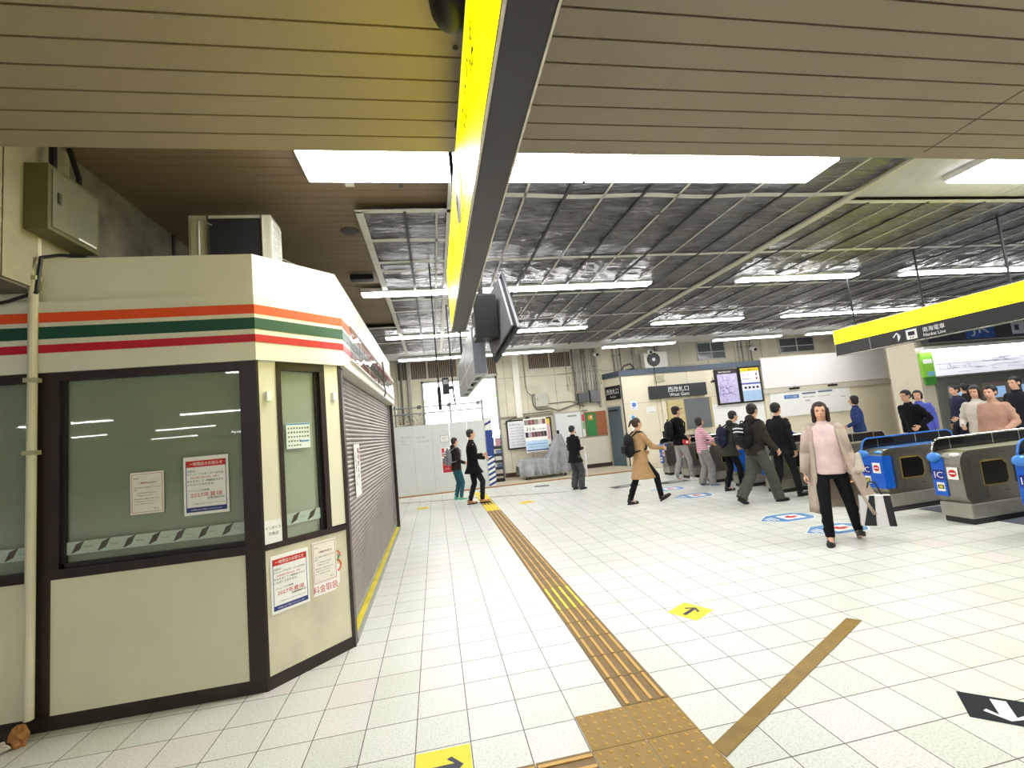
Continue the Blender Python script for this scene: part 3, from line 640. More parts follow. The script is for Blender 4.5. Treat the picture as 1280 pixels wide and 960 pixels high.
# white post, boxes, conduits
t = MB().box((2.93, YB-.10, 2.08), (3.16, YB-.02, 4.6), bev=.01).build('wall_duct', mat('EDEAE0', .4)); tag(t, 'wide white vertical duct on the back wall above the poster frame', 'duct')
def wallbox(name, label, x0, x1, z0, z1, d, m, door=True):
    t = empty(name, label, 'wall box', (x0, YB, z0)); W_, H_ = x1-x0, z1-z0
    MB().box((0, -d, 0), (W_, 0, H_), bev=.01).build('casing', m, t)
    if door: MB().box((.03, -d-.008, .03), (W_-.03, -d, H_-.03), bev=.003).build('door', m, t); MB().box((.06, -d-.014, H_*.45), (.08, -d-.008, H_*.62)).build('latch', BLACK, t)
    return t
wallbox('wall_box', 'pale grey wall box with curved conduit, beside the white duct', 3.66, 4.12, 2.42, 2.92, .16, mat('C2C1B4', .5))
wallbox('wall_box', 'dark grey pull box under the pipe bundle, left one', 5.28, 5.66, 2.42, 2.78, .2, mat('55565A', .5), False)
wallbox('wall_box', 'dark grey pull box under the pipe bundle, right one', 5.74, 6.08, 2.40, 2.86, .2, mat('6B6C70', .5), False)
t = MB().tube([(3.35, YB-.06, 4.6), (3.36, YB-.06, 3.2), (3.42, YB-.06, 2.98), (3.52, YB-.06, 2.88), (3.66, YB-.06, 2.86)], .018).build('conduit', mat('8E8878', .5)); tag(t, 'grey conduit curving down into the pale wall box', 'conduit')
t = MB().tube([(3.58, YB-.06, 2.86), (3.58, YB-.06, 2.5), (3.72, YB-.06, 2.32), (4.2, YB-.06, 2.34), (4.5, YB-.06, 2.22), (5.2, YB-.06, 2.40), (5.5, YB-.06, 2.3)], .02).build('conduit', mat('6E6A60', .5)); tag(t, 'dark conduit snaking from under the wall box to the pull boxes', 'conduit')
t = MB().tube([(4.1, YB-.05, 2.5), (5.0, YB-.05, 2.52), (5.3, YB-.05, 2.40), (5.35, YB-.05, 2.2)], .015).build('conduit', mat('6E6A60', .5)); tag(t, 'thin conduit running right from the pale wall box', 'conduit')
t = MB().tube([(2.45, YB-.05, 1.9), (2.7, YB-.06, 2.05), (3.2, YB-.06, 2.2), (4.3, YB-.06, 2.22)], .014).build('cable', BLACK); tag(t, 'black cable sweeping over the poster frame', 'cable')
PIPE_C = ['8C8880', 'B4B0A4', '6A6862', 'A09C90', 'C4C0B4']
px_ = [(4.95, 2.9, 0), (5.22, 2.5, 2), (5.34, 2.55, 1), (5.42, 2.8, 1), (5.50, 2.8, 4), (5.58, 2.8, 0), (5.68, 2.5, 2), (5.80, 2.86, 4), (5.90, 2.86, 1), (5.98, 2.86, 0), (6.06, 2.3, 2), (6.14, 2.2, 3)]
for i, (x, z, c) in enumerate(px_):
    r = .012 if i in (0, 10) else (.022+.008*(i % 3)); 
    b = MB().tube([(x, YB-.07, 4.88), (x, YB-.07, z)], r, 10)
    for zz in (3.1, 3.75, 4.3):
        if zz > z: b.box((x-r-.012, YB-.10, zz), (x+r+.012, YB-.0, zz+.025))
    t = b.build('wall_pipe', mat(PIPE_C[c], .45)); tag(t, 'vertical grey pipe in the bundle left of the office roof', 'pipe', 'vertical pipes left of the office')
for i, x in enumerate((6.85, 7.0, 7.12, 7.62, 7.72, 8.35, 8.45, 8.56, 8.68, 12.15, 12.3, 12.55, 12.68)):
    r = .03 if i in (0, 1, 9) else .02
    t = MB().tube([(x, YB-.07, 4.88), (x, YB-.07, 3.3)], r, 8).box((x-r-.01, YB-.1, 4.1), (x+r+.01, YB, 4.13)).build('wall_pipe', mat(PIPE_C[i % 5], .45)); tag(t, 'short vertical grey pipe rising from behind the office roof', 'pipe', 'pipes rising behind the office roof')
t = MB().tube([(4.6, YB-.08, 3.55), (6.3, YB-.12, 3.60)], .012).build('pipe_rail', GREYM); tag(t, 'thin horizontal rail crossing the pipe bundle', 'rail')
# hanging cord switches
for x, z, l in ((5.02, 2.95, 'hanging cord with white pull ring left of the pipe bundle'), (6.22, 2.95, 'hanging cord with pull ring beside the office corner')):
    t = empty('pull_cord', l, 'pull cord', (x, YB-.1, z)); MB().tube([(0, 0, .5), (.02, 0, .1)], .008).build('cord', INK, t); MB().ball((.02, 0, .03), (.035, .02, .08)).build('pull_ring', mat('DDDACB', .5), t)
# wall lights / cctv on the top of the wall
def cctv(name, label, p, d=(0, -1, -.25), m=WHITE, s=1):
    t = empty(name, label, 'camera', p); d = V(d).normalized()*.2*s
    MB().cone(V((0, 0, .16*s)), (0, 0, 0), .012*s).build('stem', GREYM, t); MB().cone(-d*.5, d*.7, .05*s, .055*s, 16).build('camera_body', m, t); MB().cone(d*.7, d*.78, .045*s, .045*s, 16).build('lens', BLACK, t)
cctv('security_camera', 'white round camera hanging by the pipe bundle left of the office', (5.92, 15.5, 4.10), s=1.2)
cctv('security_camera', 'dark lensed camera hanging over the office air conditioner', (7.72, 14.9, 3.98), (-.3, -1, -.3), s=1.3)
cctv('security_camera', 'white camera hanging above the right end of the office roof', (12.05, 15.2, 3.86), (-.2, -1, -.3), s=1.3)

# poster frame -------------------------------------------------------------
B = Board('poster_frame', 'black framed notice case on the back wall behind the covered cart', 'poster frame', (2.52, YB-.04, .98), (1, 0, 0))
B.rect('frame', (0, 0), (1.66, 1.04), RUBBER, 0, .03); B.rect('white_sheet', (.05, .05), (.82, .99), mat('E8E8EE', .5), .031, .003); B.rect('yellow_sheet', (.95, .68), (1.6, .99), mat('F2D04A', .5), .031, .003); B.rect('pink_sheet', (1.32, .25), (1.58, .80), mat('E8B4BC', .5), .035, .003); B.rect('white_sheet', (.95, .05), (1.6, .68), PAPER, .031, .003)
B.text('lettering', [('お知らせ', .1, .84, .07, .4)]+[('ご案内ご案内ご案内', .1, .74-.1*i, .028, .5+.04*(i % 3)) for i in range(7)]+[('1', 1.42, .45, .1, .03)], INK, .036)
B = Board('notice_case_clip', 'small black clip on top of the notice case', 'clip', (3.22, YB-.07, 2.0), (1, 0, 0)); B.rect('clip', (0, 0), (.16, .08), BLACK, 0, .03); B.rect('clip_tab', (.05, .08), (.11, .1), BLACK, 0, .02)
B = Board('event_poster', 'white poster with photo strips and large 314 propped on the covered cart', 'poster', (3.04, 15.45, .86), (1, 0, 0), v=(0, .08, 1))
B.rect('board', (0, 0), (.80, 1.15), PAPER, 0, .012)
rnd = random.Random(3)
for (zz, n) in ((.93, 6), (.50, 7)):
    for i in range(n): B.rect('photo', (.02+.76*i/n, zz), (.02+.76*(i+.95)/n, zz+.18), mat(rnd.choice(['4A3A34', '8C8078', 'C8BCB4', '2E2C30', '7A4A44', 'B0A8B0']), .5), .012, .001)
B.rect('blue_panel', (.02, .06), (.78, .38), mat('B8D4EC', .5), .012, .001); B.rect('navy_band', (.02, .03), (.78, .07), NAVY, .0135, .001); B.rect('blue_line', (.06, .25), (.74, .27), mat('4E86C0', .5), .0135, .001)
B.text('lettering', [('314', .06, .72, .13, .30), ('きっぷのご案内', .38, .74, .06, .38), ('ご利用いただけます', .06, .15, .04, .6)], INK, .014)
# covered cart
t = empty('covered_cart', 'low trolley draped with a grey plastic sheet in front of the back wall', 'cart', (2.72, 14.75, 0))
MB().box((.0, .0, .12), (1.5, .6, .16)).tube([(0, 0, .14), (1.5, 0, .14)], .025).build('trolley_base', CHROME, t)
for x, y_ in ((.08, .06), (1.42, .06), (.08, .54), (1.42, .54)):
    w_ = empty('caster', None, None, (x, y_, 0)); w_.parent = t; MB().cone((-.02, 0, .055), (.02, 0, .055), .055, .055, 16).build('wheel', BLACK, w_); MB().box((-.03, -.02, .055), (.03, .02, .13)).build('fork', CHROME, w_)
MB().tube([(1.38, .3, .15), (1.38, .3, 1.42)], .02).tube([(.1, .3, .15), (.1, .3, .62)], .02).build('handle_pole', GREYM, t)
MB().box((1.34, .27, 1.40), (1.42, .33, 1.52), bev=.01).build('handle_grip', BLACK, t)
def drape(a, c):
    # profile: low over the load, rising to the handle on the right
    x = -.12+1.75*c; top = .66 if x < .8 else .66+.74*min(1, (x-.8)/.52)**1.6 if x < 1.34 else 1.40-.9*max(0, (x-1.42)/.3)
    top = max(.16, top) if x > -.05 else .45
    k_ = a*2-1   # -1 front hem .. 1 back hem
    fold = .085*math.sin(c*38+3*mn.noise(V((c*5, a*2, 0))))+.05*mn.noise(V((c*9, a*6, 2)))
    if abs(k_) < .3: yy = .3+k_*.9; z = top+.02*math.sin(c*20)
    else:
        q = (abs(k_)-.3)/.7; yy = .3+math.copysign(.27+.12*q+fold*q, k_); z = top*(1-q)+.14*q+.05*q*mn.noise(V((c*6, 0, 7)))
    return (x, yy, max(.05, z))
MB().grid(drape, 60, 70).build('plastic_sheet', mat('9B9C9E', .25, noise=.25, scale=6, bump=.3), t, smooth=True, fix=False)
# brochure rack
t = empty('brochure_rack', 'narrow dark leaflet rack with brochures beside the blue striped sheet', 'rack', (1.70, 15.1, 0))
R_ = Euler((-.06, 0, 0)).to_matrix()
MB().box((0, 0, 0), (.46, .3, .12)).box((0, .12, .12), (.02, .16, 1.72)).box((.44, .12, .12), (.46, .16, 1.72)).build('frame', BLACK, t)
MB().box((.0, .1, 1.56), (.46, .15, 1.74)).build('header', WHITE, t); 
BB = Board('x', None, None, (1.70, 15.1, 0), (1, 0, 0), parent=t)
for i, (z, c) in enumerate(((1.16, '5A5E8A'), (.92, 'C8C4C8'), (.70, '8A9098'), (.48, 'D0D4DA'), (.26, 'A8ACB4'))):
    MB().box((.02, -.0, z-.06), (.44, .1, z-.04)).box((.02, -.0, z-.06), (.44, .01, z+.03)).build('shelf', mat('2A2A30', .5), t)
    MB().box((.04, .03, z-.03), (.21, .05, z+(.33 if i == 0 else .16)), ).build('brochure', mat(c, .5), t); MB().box((.24, .03, z-.03), (.42, .05, z+(.30 if i == 0 else .14))).build('brochure', mat(['B08890', '6E7C9A', 'D8D8D8', '5E6E8E', 'C4B8B0'][i], .5), t)
# hoarding
HY = 14.22
t = empty('hoarding', 'white construction hoarding panels below the bright opening', 'hoarding', (-1.22, HY, 0))
for i, (x0, x1) in enumerate(((0, .56), (.565, 1.12), (1.125, 1.66), (1.665, 2.2), (2.205, 2.74))):
    MB().box((x0, -.02, .02), (x1, .02, 2.08-.0*i)).build('panel', mat('DADEDC', .4, noise=.03), t)
MB().box((0, -.03, 0), (2.74, .03, .02)).build('foot_rail', mat('B88A5A', .6), t)
B = Board('hoarding_notice', 'small framed notice on the white hoarding', 'notice', (-1.22+1.36, HY-.022, 1.50), (1, 0, 0)); B.rect('paper', (0, 0), (.27, .21), GREYM); B.rect('sheet', (.012, .012), (.258, .198), PAPER, .002); B.text('lettering', [('お知らせ', .05, .11, .04, .16), ('工事中', .08, .05, .03, .1)], INK, .0045)
B = Board('printed_notice', 'faint grey printed notice at the left of the white hoarding', 'notice', (-1.1, HY-.022, 1.42), (1, 0, 0)); B.rect('sheet', (0, 0), (.95, .42), mat('DCDFDE', .5), 0, .001)
B.text('lettering', [('工事のお知らせ', .05, .30, .06, .42), ('ご迷惑をおかけします', .05, .2, .05, .36), ('ご協力をお願いします', .05, .1, .05, .36), ('安全第一', .55, .26, .07, .32), ('工事期間 ご案内', .55, .14, .05, .36)], mat('A6ACAE', .5), .0015)
B = Board('fire_notice', 'red and white safety notice on the lower hoarding behind the backpack', 'notice', (.14, HY-.022, .56), (1, 0, 0)); B.rect('paper', (0, 0), (.32, .78), PAPER); B.rect('red_panel', (.02, .02), (.30, .36), mat('B8202C', .5), .002); B.rect('red_band', (.02, .5), (.1, .76), mat('C84048', .5), .002); B.text('lettering', [('消火器', .05, .22, .07, .22), ('設置', .08, .10, .06, .14)], mat('E8A0A0', .5), .0045)
# blue striped sheet
B = Board('striped_sheet', 'blue and white diagonally striped sheet at the right end of the hoarding', 'striped sheet', (1.53, HY-.06, .02), (1, 0, 0))
B.rect('sheet', (0, 0), (.22, 2.12), PAPER, 0, .02)
bl = mat('22408E', .5)
B.rect('blue_field', (.0, .92), (.22, 1.72), bl, .021, .002)
for z in list(range(0, 6))+[12]:
    z0 = .0+z*.155
    if z == 12: z0 = 1.86
    B.poly('stripe', [(0, z0), (.22, z0+.10), (.22, z0+.17), (0, z0+.07)], bl, .021, .002)
# scaffold rails
GT = mat('8E9290', .35, .6)
t = empty('scaffold_rail', 'galvanised scaffold rails standing behind the white hoarding', 'scaffold', (-1.2, 14.9, 0))
for x in (.02, 1.75, 2.78): MB().tube([(x, 0, 0), (x, 0, 2.78)], .03).ball((x, 0, 2.72), .05).build('upright', GT, t)
for z in (2.68, 2.48): MB().tube([(-.2, -.03, z), (2.9, -.03, z)], .024).build('rail', GT, t)
for x in (.75, 1.7, 2.65): MB().box((x-.05, -.08, 2.62), (x+.07, .04, 2.73), bev=.01).build('clamp', mat('5A5C5A', .4, .5), t)
t = MB().tube([(-1.6, 15.2, 2.3), (-1.6, 15.2, 2.62)], .02).box((-.32+.0, 15.3, 2.85), (2.2, 15.32, 2.885)).build('green_rail', mat('7CC83A', .4)); tag(t, 'thin lime green line across the bright opening', 'rail')
t = empty('planting', 'dark leafy plants and pipes at the left end of the scaffold rails', 'plants', (-.9, 15.3, 2.1)); b = MB()
rnd = random.Random(5)
for i in range(160):
    p = V((rnd.uniform(-.35, .75), rnd.uniform(-.15, .25), rnd.uniform(0, .42))); d = V((rnd.uniform(-1, 1), rnd.uniform(-1, 1), rnd.uniform(-.3, 1))).normalized()*.07; s_ = d.cross(V((0, 0, 1))).normalized()*.02
    b.b.faces.new([b.b.verts.new(q) for q in (p, p+d*.5+s_, p+d, p+d*.5-s_)])
b.build('foliage', mat('3E4A2E', .7, noise=.3), t, fix=False); MB().box((-.4, -.15, -2.1), (.8, .25, .02)).build('planter', mat('8A8C86', .6), t)
# left corner pipes
for i, x in enumerate((-1.15, -1.02, -.78, -.70)):
    t = MB().tube([(x, YB-.08, 4.88), (x, YB-.08, 2.2)], (.02, .035, .05, .03)[i], 10).build('wall_pipe', mat(PIPE_C[(i+1) % 5], .5)); tag(t, 'vertical pipe on the back wall left of the bright opening', 'pipe', 'vertical pipes left of the bright opening')
# white door with handle
t = empty('door_1', 'white steel door behind the person in the black coat', 'door', (4.30, YB-.02, .03)); tag(t, kind='structure')
MB().box((0, -.05, 0), (1.05, 0, 2.12), bev=.005).build('frame', mat('B8B8B4', .4), t); MB().box((.05, -.07, .01), (1.0, -.05, 2.06), bev=.004).build('door_leaf', mat('E2E4E2', .35), t)
MB().box((.5, -.085, 1.92), (.85, -.07, 1.98)).box((.72, -.10, 1.30), (.76, -.07, 1.38)).build('door_closer', GREYM, t)
# bulletin board (green and brown)
B = Board('bulletin_board', 'green and brown notice board beside the blue office door', 'notice board', (5.48, YB-.02, 1.15), (1, 0, 0)); B.rect('backing', (0, 0), (.82, .92), mat('A0603A', .6, noise=.1), 0, .03); B.rect('green_panel', (.02, .03), (.42, .89), mat('2F7A3C', .6), .031); B.rect('orange_card', (.12, .62), (.3, .8), mat('E08A30', .5), .034); B.rect('white_card', (.2, .68), (.26, .76), PAPER, .037)
B = Board('wall_leaflets', 'column of small coloured cards between white door and green board', 'cards', (5.37, YB-.02, 1.2), (1, 0, 0)); B.rect('card', (0, 0), (.09, .25), PAPER); B.rect('card', (0, .27), (.09, .5), mat('8CC890', .5)); B.rect('card', (0, .55), (.09, .8), mat('D05060', .5))
t = empty('white_panel_board', 'large pale board leaning against the wall under the green board', 'board', (5.1, YB-.12, .17)); MB().box((0, 0, 0), (1.15, .03, .98)).build('panel', mat('CEC8B8', .5), t); MB().box((-.02, -.01, .96), (1.17, .04, 1.0)).build('edge', mat('8E8878', .5), t)

# ================================================================== STATION OFFICE
OY = 15.4; OXa, OXb = 6.70, 12.35
BEI = mat('E6DDC4', .6, noise=.05, scale=2); SLATE = mat('4E5866', .45)
t = empty('station_office', 'cream station office box with slate blue roof edge', 'office', (OXa, OY, 0))
def ob_(n, a, b_, m, bev=0): return box(n, V(a)-V((OXa, OY, 0)), V(b_)-V((OXa, OY, 0)), m, t, bev)
b = MB(); pl = [(OXa, OY), (OXb, OY), (OXb, YB), (6.38, YB)]
b.prism([(x-OXa, y_-OY, 0) for x, y_ in pl], (0, 0, 3.38)).build('wall', BEI, t)
pl2 = [(OXa-.04, OY-.05), (OXb+.05, OY-.05), (OXb+.05, YB), (6.33, YB)]
MB().prism([(x-OXa, y_-OY, 3.22) for x, y_ in pl2], (0, 0, .2)).build('roof_edge', SLATE, t)
MB().box((1.62, -.12, 1.1), (3.4, .02, 2.2)).build('window_recess', mat('B9A878', .5), t)
MB().box((1.45, -.06, .9), (1.65, .0, 2.75)).build('window_post', BEI, t)
MB().box((1.66, -.13, 1.1), (2.25, -.12, 2.2)).build('curtain', mat('CDBD8C', .8, noise=.15, scale=9), t)
MB().box((2.3, -.13, 1.1), (3.3, -.12, 2.2)).build('window_pane', mat('6E7274', .15), t)
b = MB()
for x in (1.3, 2.6, 3.9): b.box((x, -.006, 0), (x+.012, 0, 3.2))
b.box((0, -.006, 2.2), (5.6, 0, 2.212)).build('panel_joints', mat('B8AC88', .6), t)
MB().box((-.02, -.03, 0), (.02, .0, 3.22)).build('corner_trim', mat('4A4A48', .5), t)
b = MB().box((3.45, -.006, 1.1), (5.6, -.002, 1.9)).build('white_sheet', PAPER, t)
# door on the angled face
pa, pb_ = V((6.70, OY, 0)), V((6.38, YB, 0)); ud = (pa-pb_).normalized()
B = Board('door_2', 'slate blue steel door on the angled end of the office', 'door', pb_+ud*.10, ud); tag(B.root, kind='structure')
B.rect('frame', (-.04, 0), (.68, 2.22), mat('C8C4B4', .5), 0, .02); B.rect('door_leaf', (0, .02), (.64, 2.16), mat('56656F', .4), .02, .03); B.rect('door_closer', (.1, 2.0), (.5, 2.06), BLACK, .05, .03); B.rect('handle', (.04, .95), (.07, 1.25), CHROME, .05, .03)
B = Board('west_gate_sign', 'small black sign with white characters above the slate blue door', 'sign', pb_+ud*.08+V((0, 0, 2.42)), ud, lift=.02); B.rect('panel', (0, 0), (.74, .50), BLACK, 0, .03); B.text('lettering', [('西改札口', .06, .20, .20, .62), ('West Gate', .22, .07, .07, .30)], WHITE, .031)
B = Board('west_gate_sign', 'wide dark sign reading West Gate over the office counter window', 'sign', (OXa+1.0, OY, 2.30), (1, 0, 0), lift=.02)
B.rect('panel', (.02, 0), (2.26, .46), mat('2E3032', .4), 0, .12, .006); B.text('lettering', [('西改札口', .72, .20, .19, .82), ('West Gate', .76, .045, .115, .78)], WHITE, .121)
for i, (a, z, c, l) in enumerate(((.25, 2.0, 'white card with blue disc high on the office wall', 'E8ECF2'), (.22, 1.55, 'light blue round card on the office wall', '7EB4D8'), (.28, .98, 'lowest white card on the office wall', 'F0EEEA'))):
    pass
def card(label, x, z, w_, h_, c1, c2=None, word=None, nm_='wall_card'):
    B = Board(nm_, label, 'card', (x, OY, z), (1, 0, 0)); B.rect('card', (0, 0), (w_, h_), mat(c1, .5))
    if c2: MBc = MB().cone((w_/2, h_*.55, .002), (w_/2, h_*.55, .004), w_*.32, w_*.32, 20).build('disc', mat(c2, .5), B.root)
    if word: B.text('lettering', [(word, w_*.12, h_*.1, h_*.12, w_*.76)], INK)
card('white card with blue mark, upper one on the cream office wall', OXa+.28, 1.98, .26, .32, 'F2F4F8', '5A7EC8', '案内')
card('pale blue round mark card, middle one on the cream office wall', OXa+.22, 1.60, .2, .2, 'DDE8EC', '4E9AC8')
card('white card, lowest one on the cream office wall', OXa+.24, 1.22, .28, .26, 'F4F2EE', None, '禁煙')
card('white notice sheet left of the office counter window', OXa+.85, 1.80, .36, .24, 'EFEDE8', None, 'ご案内')
card('white notice with red and black rows in the office window', OXa+2.35, 1.72, .80, .34, 'F6F2EE', None, 'ご利用の皆様へ')
t = MB().box((OXa+.0, OY-.02, 0), (OXa+.012, OY, 1)).build('x', BEI); bpy.data.objects.remove(t)
# AC on office roof
t = empty('air_conditioner', 'white outdoor unit with round dark fan on the office roof', 'air conditioner', (7.80, 15.55, 3.46))
MB().box((0, 0, 0), (.92, .3, .60), bev=.015).build('casing', mat('DEDCD2', .45), t); MB().cone((.36, -.01, .31), (.36, .0, .31), .26, .26, 28).build('fan_grille', mat('3A3C40', .5), t)
b = MB()
for i in range(6): a = PI*i/6; b.box((.36-.25, -.018, .306), (.36+.25, -.012, .314), rot=None) if i == 0 else b.cone((.36-.25*math.cos(a), -.015, .31-.25*math.sin(a)), (.36+.25*math.cos(a), -.015, .31+.25*math.sin(a)), .005)
b.build('fan_guard', GREYM, t); MB().cone((.36, -.03, .31), (.36, -.01, .31), .06, .06, 16).build('fan_hub', WHITE, t); MB().box((.1, .02, -.04), (.2, .28, 0)).box((.7, .02, -.04), (.8, .28, 0)).build('foot', GREYM, t)
t = MB().tube([(6.9, 15.7, 3.45), (7.0, 15.6, 3.62), (7.25, 15.6, 3.68), (7.4, 15.65, 3.5), (7.1, 15.7, 3.46), (7.6, 15.7, 3.45)], .03).build('cable_coil', mat('4A4A4A', .6)); tag(t, 'loops of dark cable lying on the office roof', 'cable')
t = MB().tube([(8.02, 15.32, 3.5), (8.02, 15.3, 2.75)], .01).build('cord', INK); tag(t, 'thin cord hanging down the office wall beside the small grey box', 'cord')
t = empty('wall_box', 'small pale box on the office wall above the West Gate sign', 'wall box', (8.02, OY, 2.93)); MB().box((0, -.08, 0), (.36, 0, .26), bev=.01).build('casing', mat('C8C2A8', .5), t); MB().box((.05, -.085, .05), (.31, -.08, .21)).build('cover', mat('AFA98E', .5), t)
# map boards
B = Board('map_board', 'dark framed double board with a lilac map and a yellow headed notice', 'map board', (10.40, OY, 1.86), (1, 0, 0), lift=.03)
B.rect('frame', (0, 0), (.96, 1.32), BLACK, 0, .05); B.rect('frame', (.99, .0), (1.90, 1.36), BLACK, 0, .05)
B.rect('map_sheet', (.08, .06), (.90, 1.14), mat('C8C0E4', .5, noise=.3, scale=14), .05, .002); B.rect('header', (.08, 1.16), (.90, 1.27), mat('3A2A34', .5), .05, .002)
B.rect('notice_sheet', (1.06, .06), (1.84, 1.3), mat('E8EAF6', .5), .05, .002); B.rect('header', (1.06, 1.17), (1.84, 1.3), mat('EFD030', .5), .0525, .002); B.rect('blue_band', (1.06, .68), (1.84, .74), mat('4A56B0', .5), .0525, .002); B.rect('blue_panel', (1.06, .08), (1.84, .45), mat('A8C8E8', .5), .0525, .002)
B.text('lettering', [('周辺案内図', .15, 1.19, .05, .5)], WHITE, .0525); B.text('lettering', [('ご案内', 1.2, 1.2, .06, .5), ('■ ■ ■ ■', 1.15, .52, .08, .6)], INK, .055); B.text('red_text', [('きっぷ', 1.12, 1.02, .05, .3), ('運賃表', 1.12, .86, .05, .3), ('■', 1.68, 1.02, .07, .07), ('■', 1.68, .86, .07, .07)], mat('A03048', .5), .055)
b = MB(); rnd = random.Random(9)
for i in range(16):
    x, y_ = .12+rnd.random()*.6, .3+rnd.random()*.75; b.box((x, y_, .053), (x+.05+.16*rnd.random(), y_+.02, .0535)); b.box((x, y_, .053), (x+.018, y_+.03+.15*rnd.random(), .0535))
b.build('map_lines', mat('6A5EA8', .5), B.root)
cctv('security_camera', 'red and grey device on the wall left of the map board', (10.2, 15.2, 2.75), (-.2, -1, 0), mat('6A4A40', .5), .9)
# white board and panels to the right
t = empty('white_board', 'long blank white board high on the wall right of the office', 'board', (12.42, OY-.05, 2.32)); MB().box((0, 0, 0), (5.6, .06, 1.17), bev=.004).build('panel', mat('F4F0EE', .4), t); MB().box((-.02, -.01, -.03), (5.62, .07, 0)).build('bottom_rail', mat('B4B0A8', .5), t)
MB().box((-.0, .06, -.6), (5.6, .3, 1.2)).build('backing', BEI, t)
t = MB().box((12.3, OY-.12, 2.12), (20, OY-.05, 2.26)).build('wall_rail', mat('D6D0C0', .5)); tag(t, 'cream rail running under the blank white board', 'rail')
for i, x in enumerate((13.4, 15.1)):
    t = MB().box((x, OY-.16, 2.20), (x+.42, OY-.12, 2.27)).cone((x+.2, OY-.14, 2.27), (x+.2, OY-.14, 2.3), .02).build('rail_clip', BLACK); tag(t, ('left' if i == 0 else 'right')+' one of the two small black plates on the rail under the white board', 'plate')
B = Board('guide_board', 'wide white information board with blue headings right of the map board', 'information board', (12.55, OY-.06, 1.2), (1, 0, 0)); B.rect('panel', (0, 0), (3.55, .95), PAPER, 0, .03); B.rect('blue_heading', (.6, .66), (1.25, .80), mat('4A7CC8', .5), .03); B.rect('dark_heading', (1.4, .78), (2.0, .84), mat('5A6A86', .5), .03); B.rect('dark_heading', (2.1, .80), (2.75, .86), mat('5A6A86', .5), .03)
B.text('lettering', [('のりかえ案内', .68, .69, .08, .5)], WHITE, .033); B.text('lettering', [('改札口 ご案内', 1.4, .64, .05, .5), ('きっぷうりば', 2.1, .64, .05, .5), ('精算機', 1.5, .5, .06, .2), ('駅', 3.1, .55, .04, .2)], INK, .033)
o = box('wall_back', (18.05, OY-.1, 0), (26, YB, 5), mat('D2CAB8', .7, noise=.06)); struct(o, 'cream side wall beyond the white board', 'wall')
o = box('wall_back', (12.36, OY-.04, 0), (18.05, YB, 2.3), BEI); struct(o, 'cream wall under the white board', 'wall')
t = MB().tube([(17.55+.6, OY-.16, 1.9), (18.15, OY-.16, 4.2)], .05).build('wall_pipe', mat('CFC8B8', .5)); tag(t, 'cream vertical pipe just right of the blank white board', 'pipe')
# fare map on far right, at Y=12
FYm = 12.0
t = empty('fare_map', 'wide lit fare map with green left panel over the ticket machines', 'fare map', (15.35, FYm, 1.55))
def fm(n, a, b_, m): return MB().box(a, b_).build(n, m, t)
fm('cabinet', (-.0, .05, -1.5), (6.5, 1.0, 1.95), mat('CFC6B0', .6)); fm('map_panel', (.55, -.02, .55), (6.4, .05, 1.32), mat('EDEFF8', .5, em=.45)); fm('green_panel', (.05, -.02, .55), (.52, .05, 1.34), mat('8ED040', .5)); fm('green_panel', (.10, -.02, .30), (.52, .04, .55), mat('3E8A2E', .5))
fm('white_tag', (.12, -.03, .98), (.46, -.02, 1.12), PAPER); fm('blue_tag', (.22, -.03, .58), (.48, -.02, .72), mat('7EC0D8', .5)); fm('hood', (.5, -.18, .50), (4.4, .05, .545), mat('8A8880', .4)); fm('machine_front', (.5, .0, -1.5), (6.4, .05, .50), mat('6E7064', .4))
fm('lamp_housing', (-.05, -.25, 1.40), (6.5, .02, 1.50), WHITE); fm('lamp_tube', (.0, -.24, 1.35), (6.5, -.12, 1.40), mat('FFFFFF', .5, em=5))
b = MB(); rnd = random.Random(11)
for i in range(46):
    x, z = .7+rnd.random()*4.8, .62+rnd.random()*.62; b.box((x, -.024, z), (x+.15+.5*rnd.random(), -.0205, z+.008))
    if i % 3 == 0: b.box((x, -.024, z), (x+.01, -.0205, z+.02+.12*rnd.random()))
b.box((.55, -.024, .92), (4, -.0205, .93)).build('map_lines', mat('7A7E9A', .5), t)
for i in range(3): 
    fm('ticket_machine', (.9+1.3*i, -.12, -1.5), (1.9+1.3*i, 0, .2), mat(['7C8A90', '8C7E70', '6E7884'][i], .35))
    fm('machine_screen', (1.1+1.3*i, -.13, -.3), (1.7+1.3*i, -.12, .05), mat('8EB0D8', .3, em=.6))
B = Board('ticket_sign', 'black sign band with blue square and ticket pictogram above the fare map', 'sign', (15.2, FYm-.3, 3.12), (1, 0, 0))
B.rect('panel', (0, 0), (7, .62), mat('1E2026', .35), 0, .2, .01)
B.rect('blue_square', (1.45, .05), (2.6, .56), mat('1C4C9A', .4), .2); B.text('lettering', [('JR', 1.65, .12, .34, .75), ('きっぷのりば', 4.1, .26, .18, 1.4), ('Tickets', 4.1, .10, .09, .8)], mat('C4CAD8', .4), .203)
B.rect('pictogram', (3.3, .1), (3.85, .52), mat('C4CAD8', .4), .2); B.rect('pictogram_slot', (3.42, .22), (3.6, .4), mat('1E2026', .35), .203)

